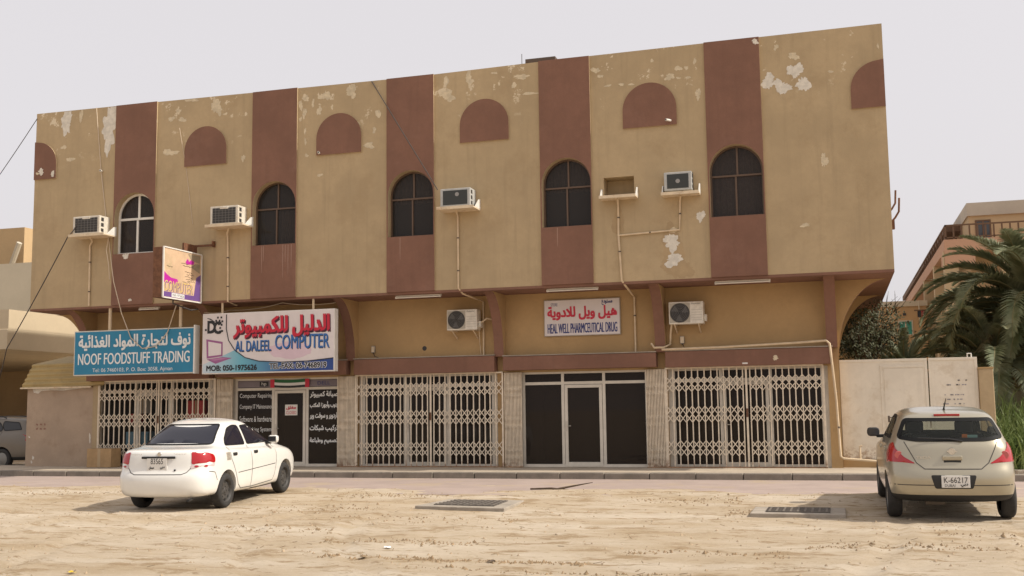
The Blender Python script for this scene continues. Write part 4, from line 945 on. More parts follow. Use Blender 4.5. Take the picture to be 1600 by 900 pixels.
aw.quad((-22.25, YS - .16, 2.38), (-22.13, YS + .14, 3.06), (-22.13, YS + .6, 3.06), (-22.25, YS + .6, 2.38))
aw.quad((-22.13, YS + .14, 3.06), (-19.5, YS + .14, 3.09), (-19.5, YS + 1.6, 3.35), (-22.13, YS + 1.6, 3.35))
aw.build('corrugated_sheet', mat('ochre_sheet', (.40, .29, .12), .7, .12, 2, stain=(.27, .19, .08), stain_amt=.5, stain_scale=3), A, smooth=True)
MB().box(-22.26, -19.9, YS - .19, YS - .14, 2.355, 2.395).build('edge_rail', m_shelf, A)

# ------------------------------------------------------------------ neighbour on the left
m_nw = mat('neighbour_render', (.52, .43, .30), .95, .06, .8, .1, 40); m_nw2 = mat('neighbour_tan', (.44, .31, .17), .95, .08, .6, .1, 40); m_ng = mat('neighbour_grey_render', (.47, .42, .33), .95, .05, .8, .1, 40)
N = thing('neighbour_house', 'cream rendered house with a deep canopy behind the left end', 'house', (-32, 34, 0))
MB().box(-60, -27.0, 30.5, 46, 3.85, 4.55).build('canopy_beam', m_nw, N, bevel=.02)
MB().box(-60, -27.003, 30.53, 46, 4.55, 5.22).build('canopy_parapet', m_nw, N)
MB().box(-60, -24.0, 46, 46.3, 0, 7.0).build('back_wall', m_nw2, N)
MB().box(-60, -24.0, 37.0, 37.2, 5.15, 7.90).build('terrace_wall', m_ng, N)
MB().box(-60, -34.7, 40.0, 45.5, 5.0, 10.02).build('upper_storey', m_nw2, N)
MB().tube([(-35.2, 39.8, 8.2), (-34.6, 39.6, 9.25)], .12, 8).build('vent_pipe', m_ng, N)
for xx in (-30.5, -36): MB().box(xx - .2, xx + .2, 31, 31.4, 0, 3.86).build('column', m_nw, N)
# ------------------------------------------------------------------ buildings beyond the yard gate
m_ap = mat('apartment_render', (.46, .34, .20), .95, .08, .12, 0, 1, streak=.1, stain=(.36, .27, .17), stain_amt=.5, stain_scale=.25)
m_app = mat('apartment_pink', (.44, .26, .17), .95, .06, .2); m_apg = mat('apartment_parapet', (.43, .38, .31), .95, .1, .4)
m_apb = mat('apartment_brown', (.13, .075, .045), .9, .1, .5); m_pane = mat('far_window_pane', (.05, .055, .06), .15)
AP = thing('apartment_building', 'tan apartment block with pink balcony slab and brown railing behind the palm', 'building', (12, 84, 0))
MB().box(9.1, 40, 80, 140, 0, 14.4).build('wall', m_ap, AP)
MB().box(9.0, 40.2, 79.8, 140.2, 14.4, 15.3).build('parapet', m_apg, AP)
MB().box(7.9, 9.1, 84, 139, 14.0, 14.5).build('eave', m_apb, AP)
MB().box(7.2, 24, 77.4, 139, 11.7, 12.5).build('balcony_slab', m_app, AP)
MB().box(7.2, 9.09, 77.4, 79.99, 10.8, 11.7).build('balcony_beam', m_app, AP)
for xx, yy in ((7.5, 78), (7.5, 86), (7.5, 96), (11, 78), (15, 78)): MB().box(xx - .35, xx + .55, yy - .4, yy + .5, 0, 11.75).build('column', m_ap, AP)
rl = MB(); rl.box(7.3, 13.5, 77.5, 77.58, 13.42, 13.52).box(7.3, 13.5, 77.5, 77.58, 12.6, 12.68); rl.box(7.3, 7.38, 77.5, 110, 13.42, 13.52).box(7.3, 7.38, 77.5, 110, 12.6, 12.68)
RL = rl.build('railing', m_apb, AP); k0 = None
for k in range(13):
    if k0 is None: k0 = o = MB().box(-.05, .05, -.04, .04, 0, .9).build('baluster', m_apb, RL, local=True)
    else: o = k0.copy(); COL.objects.link(o); o.parent = RL
    o.location = Vector((7.34 + k * .5, 77.54, 12.5)) - wpos(AP)
for k in range(10):
    o = k0.copy(); COL.objects.link(o); o.location = Vector((7.34, 78.5 + k * 2.0, 12.5)) - wpos(AP)
def far_win(parent, x0, x1, y, z0, z1, pm, fm):
    f = MB(); t = .1
    f.box(x0 - t, x1 + t, y - .06, y + .02, z0 - t, z0).box(x0 - t, x1 + t, y - .06, y + .02, z1, z1 + t).box(x0 - t, x0, y - .06, y + .02, z0, z1).box(x1, x1 + t, y - .06, y + .02, z0, z1).box((x0 + x1) / 2 - .05, (x0 + x1) / 2 + .05, y - .06, y + .02, z0, z1)
    F = f.build('window', fm, parent)
    for a, b in ((x0, (x0 + x1) / 2 - .05), ((x0 + x1) / 2 + .05, x1)): MB().box(a, b, y - .03, y + .01, z0, z1).build('pane', pm, F)
far_win(AP, 9.6, 10.4, 80, 12.5, 14.0, m_pane, m_apb)
for yy in (84, 89): MB().box(9.0, 9.12, yy, yy + 1.2, 12.5, 14.0).build('balcony_door', m_apb, AP)
MB().box(9.0, 9.2, 95, 137, 13.0, 14.0).build('shade_screen', m_apb, AP)
FB = thing('orange_house', 'plain orange tan house with a green shuttered window behind the trees', 'house', (5, 95, 0))
MB().box(3.0, 7.2, 95, 105, 0, 9.6).build('wall', mat('orange_render', (.46, .28, .13), .95, .06, .3), FB); MB().box(2.9, 7.3, 94.9, 105.1, 9.6, 10.05).build('parapet', m_nw, FB)
m_grn = mat('green_shutter', (.03, .22, .15), .5)
far_win(FB, 5.05, 6.0, 95, 7.3, 8.35, m_grn, mat('pale_frame', (.5, .42, .3), .7)); MB().box(5.35, 5.6, 94.95, 95.02, 8.85, 9.05).build('vent', m_acdark, FB); MB().box(5.2, 5.4, 94.95, 95.02, 7.0, 7.12).build('vent', m_acdark, FB)
MB().box(6.2, 7.2, 94.4, 94.46, 9.15, 9.25).build('clothes_rail', m_apb, FB); MB().tube([(6.6, 94.5, 8.0), (6.6, 94.5, 10.0)], .05, 6).build('downpipe', m_nw, FB)
T = thing('laundry', 'dark red laundry hanging on the rail of the orange house', 'laundry', (6.8, 94.4, 8.6))
for k, (m_, x0) in enumerate(((m_blk, 6.45), (mat('cloth_red', (.30, .02, .03), .9), 6.75))):
    mb = MB()
    for i in range(5): xx = x0 + .07 * i; mb.v += [(xx, 94.42 + .03 * math.sin(i * 2), 8.6 + .05 * (i % 2)), (xx, 94.43, 9.17)]
    for i in range(4): mb.face((2 * i, 2 * i + 2, 2 * i + 3, 2 * i + 1))
    mb.build('cloth', m_, T)
YW = thing('yard_wall', 'low grey rendered wall behind the reeds', 'wall', (8, 30.5, 0)); MB().box(3.9, 14, 30.4, 30.6, 0, 1.88).build('wall', m_conc, YW); MB().box(3.85, 14, 30.35, 30.65, 1.88, 1.95).build('coping', m_kerb, YW)
# ------------------------------------------------------------------ date palm
def leafmat(name, a, b):
    m = bpy.data.materials.new(name); m.use_nodes = True; n = m.node_tree; L = n.links.new; bs = n.nodes['Principled BSDF']
    oi = n.nodes.new('ShaderNodeObjectInfo'); g = n.nodes.new('ShaderNodeNewGeometry'); nz = n.nodes.new('ShaderNodeTexNoise'); nz.inputs['Scale'].default_value = 2.2; L(g.outputs['Position'], nz.inputs['Vector'])
    mr = n.nodes.new('ShaderNodeMapRange'); mr.inputs['From Min'].default_value = .3; mr.inputs['From Max'].default_value = .7; L(nz.outputs['Fac'], mr.inputs['Value'])
    mx = n.nodes.new('ShaderNodeMix'); mx.data_type = 'RGBA'; mx.inputs['A'].default_value = (*a, 1); mx.inputs['B'].default_value = (*b, 1); L(mr.outputs[0], mx.inputs['Factor']); L(mx.outputs['Result'], bs.inputs['Base Color'])
    bs.inputs['Roughness'].default_value = .6; bs.inputs['Specular IOR Level'].default_value = .3
    tl = n.nodes.new('ShaderNodeBsdfTranslucent'); L(mx.outputs['Result'], tl.inputs['Color']); ms = n.nodes.new('ShaderNodeMixShader'); ms.inputs[0].default_value = .25
    L(bs.outputs[0], ms.inputs[1]); L(tl.outputs[0], ms.inputs[2]); L(ms.outputs[0], n.nodes['Material Output'].inputs['Surface'])
    return m
m_frond = leafmat('frond_green', (.10, .125, .06), (.29, .30, .19)); m_frondy = leafmat('frond_dry', (.16, .14, .07), (.22, .18, .10)); m_rachis = mat('rachis', (.16, .14, .06), .7)
m_trunk = mat('palm_trunk', (.075, .05, .03), .95, .3, 9, .8, 30)
def frond_mesh(Lr, droop, seed, dry=False):
    rnd = random.Random(seed); mb = MB(); n = 26; pts = []; ang = R(62); p = Vector((0, 0, 0))
    for i in range(n + 1):
        pts.append(p.copy()); t = i / n; a = ang - droop * (t ** 1.3); p = p + Vector((math.cos(a), 0, math.sin(a))) * Lr / n
    mb.tube(pts, [.03 * (1 - .85 * i / n) + .003 for i in range(n + 1)], 5, 1)
    for i in range(4, n * 4):
        t = i / (n * 4); k = min(int(t * n), n - 1); q = pts[k].lerp(pts[k + 1], t * n - k); d = (pts[k + 1] - pts[k]).normalized()
        up = Vector((0, 1, 0)).cross(d).normalized() * -1
        ln = Lr * .17 * (math.sin(math.pi * min(1, t * .92 + .08)) ** .6) * rnd.uniform(.8, 1.1)
        for s_ in (-1, 1):
            dv = (d * .75 + Vector((0, s_, 0)) * .75 + up * rnd.uniform(.15, .5)).normalized(); e = q + dv * ln - Vector((0, 0, ln * ln * .3)); mid = q + dv * ln * .5 + Vector((0, 0, .004))
            wv = d * .024
            mb.poly([q - wv * .6, mid - wv, e, mid + wv, q + wv * .6], 0)
    return mb
def palm(x, y, zc, label, nf, Lr, seed):
    T = thing('date_palm', label, 'palm tree', (x, y, 0)); rnd = random.Random(seed)
    tm = MB(); rs = []; ps = []
    for i in range(30): ps.append((x + .06 * math.sin(i * .3), y, zc * i / 29)); rs.append(.22 + .03 * (i % 2) + .05 * (i < 3))
    tm.tube(ps, rs, 12); tm.build('trunk', m_trunk, T)
    variants = []
    for k in range(5):
        mb = frond_mesh(Lr * (.85 + .07 * k), R(70 + 22 * k), seed + k); o = mb.build('frond', [m_frond, m_rachis], T, local=True); variants.append(o)
    dryv = frond_mesh(Lr * .9, R(150), seed + 9).build('frond', [m_frondy, m_rachis], T, local=True); variants.append(dryv)
    used = set()
    for i in range(nf):
        t = i / nf; k = min(4, int(t * 5)); k = 5 if (t > .72 and i % 3 == 0) else k; src = variants[k]
        if k in used: o = src.copy(); COL.objects.link(o); o.parent = T
        else: o = src; used.add(k)
        az = i * 2.39996 + rnd.uniform(-.2, .2); tilt = R(-22 + 70 * t) + rnd.uniform(-.1, .1)
        o.rotation_euler = (rnd.uniform(-.25, .25), tilt, az); o.location = (.12 * math.cos(az), .12 * math.sin(az), zc - .1 - .35 * t)
        sc_ = rnd.uniform(.9, 1.12); o.scale = (sc_, sc_, sc_)
    bt = MB()
    for i in range(40):
        a = i * 2.4; z = zc - .1 - i * .03; bt.bar((x + .2 * math.cos(a), y + .2 * math.sin(a), z - .1), (x + .38 * math.cos(a), y + .38 * math.sin(a), z + .15), .07, .03)
    bt.build('leaf_bases', m_trunk, T)
    return T
palm(5.15, 31.5, 4.2, 'large date palm with drooping grey green fronds right of the yard gate', 80, 3.25, 11)
palm(3.95, 30.9, 2.7, 'low bushy palm filling the corner behind the gate pillar', 54, 2.5, 51)
palm(7.4, 35.5, 5.6, 'second date palm standing behind the large palm', 34, 3.2, 23)
palm(2.0, 36.0, 2.7, 'small young palm low behind the yard gate', 26, 2.0, 37)
# ------------------------------------------------------------------ bushy tree behind the gate
def bushy(x, y, z0, zc, rx, rz, nl, label, seed):
    T = thing('bushy_tree', label, 'tree', (x, y, 0)); rnd = random.Random(seed)
    tm = MB(); tips = []
    tm.tube([(x, y, 0), (x + .05, y, z0 * .6), (x - .02, y, z0)], [.13, .10, .08], 8)
    for k in range(16):
        a = k * 2.4; e = Vector((x + rx * rnd.uniform(.45, .95) * math.cos(a), y + rx * rnd.uniform(.4, .9) * math.sin(a), zc + rz * rnd.uniform(-.7, .8)))
        m_ = Vector((x, y, z0)).lerp(e, .5) + Vector((0, 0, .12)); tm.tube([(x, y, z0 - .1), m_, e], [.05, .03, .008], 5); tips += [e, m_.lerp(e, .5)]
    for k in range(14):
        b = Vector((x + .35 + rnd.uniform(-.2, .5), y, zc + rz * .6)); e = b + Vector((rnd.uniform(-.1, .5), rnd.uniform(-.2, .2), rnd.uniform(.3, .75))); tm.tube([b, b.lerp(e, .5) + Vector((rnd.uniform(-.08, .08), 0, 0)), e], [.012, .008, .003], 4)
    tm.build('trunk', m_trunk, T)
    lf = MB()
    for k in range(nl):
        c = rnd.choice(tips); p = c + Vector((rnd.gauss(0, .20), rnd.gauss(0, .20), rnd.gauss(0, .16))); s_ = rnd.uniform(.025, .055)
        u = Vector((rnd.uniform(-1, 1), rnd.uniform(-1, 1), rnd.uniform(-1, 1))).normalized(); v = u.orthogonal().normalized()
        lf.poly([p - u * s_, p + v * s_ * .5, p + u * s_, p - v * s_ * .5])
    lf.build('crown', leafmat('tree_leaf_%d' % seed, (.06, .068, .032), (.13, .13, .07)), T)
bushy(.75, 31, 2.4, 3.55, .85, .75, 5200, 'bushy dark green tree with bare top twigs behind the corner bracket', 4)
# ------------------------------------------------------------------ reeds
rb = MB(); rnd = random.Random(9)
for k in range(2600):
    x = 3.36 + rnd.random() ** 1.5 * 3.0; y = 26.35 + rnd.random() * 3.2; h = rnd.uniform(.6, 1.35) + 1.55 * rnd.random() * sstep(26.4, 28.5, y)
    a = rnd.uniform(0, 6.28); ln = rnd.uniform(.2, 1.1); w_ = rnd.uniform(.012, .026); dx, dy = math.cos(a), math.sin(a); pts = []
    for i in range(5): t = i / 4; pts.append(Vector((x + dx * ln * t * t, y + dy * ln * t * t, h * (t - .28 * t ** 3) + .0)))
    sd_ = Vector((-dy, dx, 0)) * w_; k0_ = len(rb.v)
    for i, p in enumerate(pts): q = sd_ * (1 - .9 * (i / 4) ** 1.5); rb.v += [tuple(p - q), tuple(p + q)]
    for i in range(4): rb.face((k0_ + 2 * i, k0_ + 2 * i + 1, k0_ + 2 * i + 3, k0_ + 2 * i + 2))
rb.build('reed_thicket', leafmat('reed_green', (.10, .16, .04), (.26, .31, .12)))
tag(bpy.data.objects['reed_thicket'], 'tall green reeds and weeds growing beside the gate pillar', 'reeds', kind='stuff')
# ------------------------------------------------------------------ slabs, stick, rubble and litter on the sand
def slab(pts, h, label, cover):
    c = sum((Vector(p) for p in pts), Vector((0, 0))) / 4
    T = thing('manhole_slab', label, 'manhole cover', (c.x, c.y, 0), group='manhole slabs in the sand')
    MB().prism(pts, 'z', -.1, h).build('slab', m_conc, T, bevel=.012)
    ci = [tuple(Vector(p).lerp(c, .32)) for p in pts]
    MB().prism(ci, 'z', h - .02, h + .012).build('cover_plate', mat('cover_iron', (.11, .095, .08), .8, .2, 10, .5, 50), T)
    g = MB()
    for i in range(9):
        t = (i + .5) / 9; a = Vector(ci[0]).lerp(Vector(ci[1]), t); b = Vector(ci[3]).lerp(Vector(ci[2]), t); g.bar((a.x, a.y, h + .014), (b.x, b.y, h + .014), .03, .008)
    for i in range(6):
        t = (i + .5) / 6; a = Vector(ci[0]).lerp(Vector(ci[3]), t); b = Vector(ci[1]).lerp(Vector(ci[2]), t); g.bar((a.x, a.y, h + .016), (b.x, b.y, h + .016), .03, .008)
    g.build('grid_ribs', mat('cover_rib', (.17, .145, .12), .8, .2, 10), T)
slab([(-6.72, 16.85), (-5.12, 16.62), (-5.22, 18.1), (-6.62, 18.2)], .055, 'square iron manhole slab in the sand in front of the middle gate', 1)
slab([(-1.32, 16.45), (.02, 16.42), (.02, 17.5), (-1.32, 17.5)], .05, 'concrete manhole slab with iron grid beside the gold hatchback shadow', 2)
T = thing('broken_branch', 'dry broken branch lying at the edge of the sand', 'branch', (-5, 20.3, .05))
MB().tube([(-5.7, 20.2, .09), (-5.3, 20.25, .10), (-4.95, 20.2, .08)], [.018, .022, .012], 6).tube([(-5.25, 20.15, .08), (-4.9, 20.35, .14), (-4.55, 20.5, .20)], [.022, .018, .006], 6).build('stem', m_trunk, T)
for k, (x, y, s_, lb) in enumerate(((3.7, 26.2, .13, 'broken grey block beside the reeds'), (3.95, 26.3, .10, 'small pale broken block beside the reeds'))):
    T = thing('broken_block', lb, 'rubble', (x, y, .0)); mb = MB(); rnd = random.Random(k)
    mb.prism([(x + s_ * 1.3 * math.cos(a), y + s_ * math.sin(a)) for a in (.2, 1.2, 2.3, 3.4, 4.4, 5.5)], 'z', -.02, .14 - .03 * k); mb.build('block', m_conc if k == 0 else m_white, T, bevel=.015)
st = MB(); rnd = random.Random(21)
for k in range(9000):
    x = rnd.uniform(-22, 6); y = rnd.uniform(8.5, 20.3); s_ = rnd.choice((.008, .010, .012, .016, .022, .03)) * rnd.uniform(.7, 1.2); z = ground_h(x, y)
    if -12.0 < x < -10.1 and 15.8 < y < 20: continue
    dens = noise.noise(Vector((x * .55, y * 1.5, 2))) + .6 * noise.noise(Vector((x * 1.7, y * 4.5, 7)))
    if dens < .12 and rnd.random() < .85: continue
    k0_ = len(st.v); pts = [Vector((rnd.uniform(.6, 1) * s_ * math.cos(a), rnd.uniform(.6, 1) * s_ * math.sin(a), 0)) for a in (0, 1.25, 2.5, 3.8, 5.0)]
    st.v += [(x + p.x, y + p.y, z - .004) for p in pts] + [(x + rnd.uniform(-.3, .3) * s_, y, z + s_ * rnd.uniform(.5, .9))]
    for i in range(5): st.face((k0_ + i, k0_ + (i + 1) % 5, k0_ + 5))
tag(st.build('pebbles', mat('pebble_stone', (.38, .29, .19), .95, .35, 5)), 'small pebbles and clods scattered over the sand', 'pebbles', kind='stuff')
cd = MB()
def clod(x, y, s_):
    z = ground_h(x, y); k0_ = len(cd.v); pts = [Vector((rnd.uniform(.6, 1) * s_ * math.cos(a), rnd.uniform(.6, 1) * s_ * math.sin(a), 0)) for a in (0, 1.25, 2.5, 3.8, 5.0)]
    cd.v.extend([(x + p.x, y + p.y, z - .005) for p in pts] + [(x + rnd.uniform(-.4, .4) * s_, y + rnd.uniform(-.3, .3) * s_, z + s_ * rnd.uniform(.4, .9))])
    for i in range(5): cd.face((k0_ + i, k0_ + (i + 1) % 5, k0_ + 5))
for x0, x1, yc, nn, sp_y in ((-5.6, -2.6, 11.25, 420, .07), (-6.2, -4.2, 12.6, 200, .10), (-2.4, -.6, 12.2, 130, .08), (-16.5, -14.5, 13.0, 200, .12), (-8.5, -6.5, 13.6, 120, .15), (-.4, 1.6, 13.2, 200, .15), (-4.4, -1.0, 10.6, 160, .06), (-7.5, -4.5, 15.4, 140, .2), (-3.5, -1.6, 18.6, 160, .25), (-9.0, -6.9, 18.9, 220, .3), (-1.7, -1.25, 16.9, 90, .25), (-16, -12.2, 18.8, 200, .35), (-9.5, -7.3, 16.6, 160, .3), (1.0, 3.0, 14.4, 120, .15)):
    for k in range(nn):
        x = rnd.uniform(x0, x1); clod(x, yc + rnd.gauss(0, sp_y) + .12 * noise.noise(Vector((x * 1.4, yc, 0))), rnd.choice((.012, .016, .02, .026, .036)) * rnd.uniform(.6, 1.1))
tag(cd.build('dirt_clods', mat('brown_dirt', (.27, .19, .108), .97, .3, 6)), 'loose brown dirt clods lying in lines on the sand', 'dirt', kind='stuff')
tw = MB()
for k in range(130):
    cx = rnd.uniform(-20, 4); cy = rnd.uniform(9, 20)
    if rnd.random() < .5: cx, cy = rnd.choice(((-3, 11.2), (-5, 12.6), (-13, 13), (-1, 13.4), (-7, 12.0), (-2, 10.4))); cx += rnd.gauss(0, 1.2); cy += rnd.gauss(0, .18)
    a = rnd.uniform(0, 3.14); l = rnd.uniform(.02, .10); z = ground_h(cx, cy) + .006
    tw.bar((cx, cy, z), (cx + l * math.cos(a), cy + l * math.sin(a), z + rnd.uniform(0, .02)), .006, .004)
tag(tw.build('dry_twigs', mat('dry_straw', (.17, .115, .06), .95, .3, 5)), 'scattered dry twigs and straw on the sand', 'twigs', kind='stuff')

for k, (x, y, m_, lb) in enumerate(((-7.55, 9.55, mat('wrapper_yellow', (.55, .38, .03), .6), 'crumpled yellow wrapper on the sand'), (-5.15, 12.05, m_lett, 'scrap of white paper on the sand before the middle gate'), (-12.6, 17.6, m_white, 'torn pale paper lying left of the white saloon'), (-3.6, 11.2, m_clip, 'small dark scrap lying on bare sand'))):
    T = thing('litter_scrap', lb, 'litter', (x, y, ground_h(x, y))); mb = MB(); rnd = random.Random(k + 60); s_ = .035; n = 5
    for j in range(n):
        for i in range(n): mb.v.append((x + s_ * (i - 2) / 2 + rnd.uniform(-.01, .01), y + s_ * (j - 2) / 2, ground_h(x, y) + .008 + rnd.uniform(0, .022)))
    for j in range(n - 1):
        for i in range(n - 1): mb.face((j * n + i, j * n + i + 1, (j + 1) * n + i + 1, (j + 1) * n + i))
    mb.build('sheet', m_, T)
# ------------------------------------------------------------------ cars
m_tyre = mat('tyre_rubber', (.030, .028, .026), .85, .2, 12, .3, 60); m_well = mat('wheel_well', (.012, .011, .010), .95)
m_trim = mat('black_trim', (.015, .015, .015), .55); m_seam = mat('panel_gap', (.06, .055, .05), .9)
m_chrome = mat('chrome', (.6, .6, .6), .15, metal=1.0); m_seat = mat('seat_cloth', (.055, .052, .05), .9)
m_lred = mat('lamp_red', (.36, .006, .010), .12, coat=.6); m_lclear = mat('lamp_clear', (.55, .45, .44), .12, coat=.6); m_plate = mat('plate_white', (.68, .66, .62), .4)
NH = 17
def half_contour(yf, yr, wd, zf, zm, zr, rc=1.0):
    """right half outline of the car at one level, front centre to rear centre"""
    P = []
    ys = [yf, yf - .012, yf - .075 * rc, yf - .22 * rc, yf - .46 * rc]; xs = [0, .38, .74, .93, .985]
    for x, y in zip(xs, ys): P.append([x * wd, y])
    ya, yb = yf - .46 * rc, yr + .42 * rc
    for i in range(1, 8): P.append([wd * (1.0 if 2 <= i <= 6 else .995), ya + (yb - ya) * i / 8])
    for x, y in zip((.985, .935, .76, .40, 0), (yr + .42 * rc, yr + .19 * rc, yr + .06 * rc, yr + .010, yr)): P.append([x * wd, y])
    out = []
    for x, y in P:
        t = (y - yr) / (yf - yr); z = zr + (zm - zr) * sstep(0, .55, t) if t < .55 else zm + (zf - zm) * sstep(.55, 1, t); out.append(Vector((x, y, z)))
    return out
def car_body(levels, axles, wr, lev=2):
    mb = MB(); n2 = 2 * NH - 2
    for lv in levels:
        h = half_contour(*lv)
        ring = h + [Vector((-p.x, p.y, p.z)) for p in reversed(h[1:-1])]; mb.v += [tuple(p) for p in ring]
    nl = len(levels)
    for l in range(nl - 1):
        for i in range(n2): mb.face((l * n2 + i, l * n2 + (i + 1) % n2, (l + 1) * n2 + (i + 1) % n2, (l + 1) * n2 + i))
    # close bottom and roof strip by strip
    for l, rev in ((0, True), (nl - 1, False)):
        for i in range(NH - 1):
            a, b = l * n2 + i, l * n2 + i + 1; c = l * n2 + (n2 - i - 1) % n2; d = l * n2 + (n2 - i) % n2
            f = [a, b, c, d]; f2 = []
            for q in f:
                if q not in f2: f2.append(q)
            if len(f2) > 2: mb.face(f2[::-1] if rev else f2)
    o = mb.build('tmp_body', [m_trim, m_well])
    s = o.modifiers.new('s', 'SUBSURF'); s.levels = lev; s.render_levels = lev
    cuts = []
    for ay in axles:
        for sx in (-1, 1):
            cm = MB().lathe([(0, sx * .52), (wr, sx * .52), (wr, sx * 1.1), (0, sx * 1.1)], 'x', 36, (0, ay, .30)); cm.box(sx * .52 if sx > 0 else -1.1, 1.1 if sx > 0 else -.52, ay - wr * .93, ay + wr * .93, 0, .22)
            c1 = MB().lathe([(0, sx * .52), (wr, sx * .52), (wr, sx * 1.1), (0, sx * 1.1)], 'x', 36, (0, ay, .30)).build('tmp_cut', [m_trim, m_well]); c1.data.polygons.foreach_set('material_index', [1] * len(c1.data.polygons))
            cuts.append(c1); bo = o.modifiers.new('b', 'BOOLEAN'); bo.operation = 'DIFFERENCE'; bo.object = c1; bo.solver = 'EXACT'; bo.material_mode = 'INDEX'
    dg = bpy.context.evaluated_depsgraph_get(); dg.update()
    me = bpy.data.meshes.new_from_object(o.evaluated_get(dg), depsgraph=dg)
    for c in cuts + [o]: bpy.data.objects.remove(c)
    return me
def roundpoly(poly, r=.05, n=4):
    out = []; N = len(poly)
    for i in range(N):
        p = Vector(poly[i]); a = Vector(poly[i - 1]); b = Vector(poly[(i + 1) % N]); ra = min(r, (a - p).length * .45); rb_ = min(r, (b - p).length * .45)
        s_ = p + (a - p).normalized() * ra; e = p + (b - p).normalized() * rb_
        for k in range(n + 1): t = k / n; out.append(tuple((1 - t) ** 2 * s_ + 2 * t * (1 - t) * p + t * t * e))
    return out
def in_poly(p, l):
    c = False; j = len(l) - 1
    for i in range(len(l)):
        if (l[i][1] > p[1]) != (l[j][1] > p[1]) and p[0] < (l[j][0] - l[i][0]) * (p[1] - l[i][1]) / (l[j][1] - l[i][1]) + l[i][0]: c = not c
        j = i
    return c
def inset(poly, d):
    N = len(poly); ar = sum(poly[i][0] * poly[(i + 1) % N][1] - poly[(i + 1) % N][0] * poly[i][1] for i in range(N)); sg = 1 if ar > 0 else -1; out = []
    for i in range(N):
        a = Vector(poly[i - 1]); b = Vector(poly[(i + 1) % N]); t = (b - a).normalized(); out.append((poly[i][0] - sg * t.y * d, poly[i][1] + sg * t.x * d))
    return out
class Proj:
    """lays outlines drawn in side / rear / front view onto the car's surface"""
    def __init__(s, me): s.bvh = BVHTree.FromPolygons([v.co.copy() for v in me.vertices], [tuple(p.vertices) for p in me.polygons])
    wc = 0.0
    def hit(s, view, u, v):
        if view in 'WV':
            a = u / .8; sx = 1 if view == 'W' else -1; dv = Vector((sx * math.sin(a), -math.cos(a), 0)); h = s.bvh.ray_cast(Vector((0, s.wc, v)) + dv * 4, -dv); return (h[0], h[1]) if h[0] is not None else (None, None)
        o, d = {'R': ((3, u, v), (-1, 0, 0)), 'L': ((-3, u, v), (1, 0, 0)), 'B': ((u, -5, v), (0, 1, 0)), 'F': ((u, 9, v), (0, -1, 0)), 'T': ((u, v, 5), (0, 0, -1))}[view]
        h = s.bvh.ray_cast(Vector(o), Vector(d)); return (h[0], h[1]) if h[0] is not None else (None, None)
    def patch(s, view, poly, off=.003, step=.06):
        pts = [Vector(p) for p in poly]; nb = len(pts)
        us = [p[0] for p in poly]; vs = [p[1] for p in poly]; u = min(us) + step / 2; inn = inset(poly, step * .35)
        while u < max(us):
            v = min(vs) + step / 2
            while v < max(vs):
                if in_poly((u, v), inn): pts.append(Vector((u, v)))
                v += step
            u += step
        r = geo.delaunay_2d_cdt(pts, [(i, (i + 1) % nb) for i in range(nb)], [], 1, 1e-5); mb = MB(); ok = {}
        for i, p in enumerate(r[0]):
            h, nn = s.hit(view, p.x, p.y)
            if h is None: continue
            ok[i] = len(mb.v); mb.v.append(tuple(h + nn * off))
        for f in r[2]:
            if all(i in ok for i in f): mb.face([ok[i] for i in f])
        return mb
    def strip(s, view, line, wd, off=.004, mb=None, closed=False, step=.05):
        mb = mb or MB(); pts = []
        L_ = list(line) + ([line[0]] if closed else [])
        for a, b in zip(L_, L_[1:]):
            a, b = Vector(a), Vector(b); n = max(1, int((b - a).length / step))
            for i in range(n): pts.append(a.lerp(b, i / n))
        pts.append(Vector(L_[-1])); prev = None
        for i, p in enumerate(pts):
            a = pts[max(0, i - 1)]; b = pts[min(len(pts) - 1, i + 1)]
            if closed and i in (0, len(pts) - 1): a, b = pts[-2], pts[1]
            t = (b - a).normalized(); nn = Vector((-t.y, t.x)) * wd / 2; hh = []
            for q in (p - nn, p + nn):
                h, nr = s.hit(view, q.x, q.y)
                hh.append(None if h is None else tuple(h + nr * off))
            if None in hh: prev = None; continue
            k = len(mb.v); mb.v += hh
            if prev is not None: mb.face((prev, prev + 1, k + 1, k))
            prev = k
        return mb
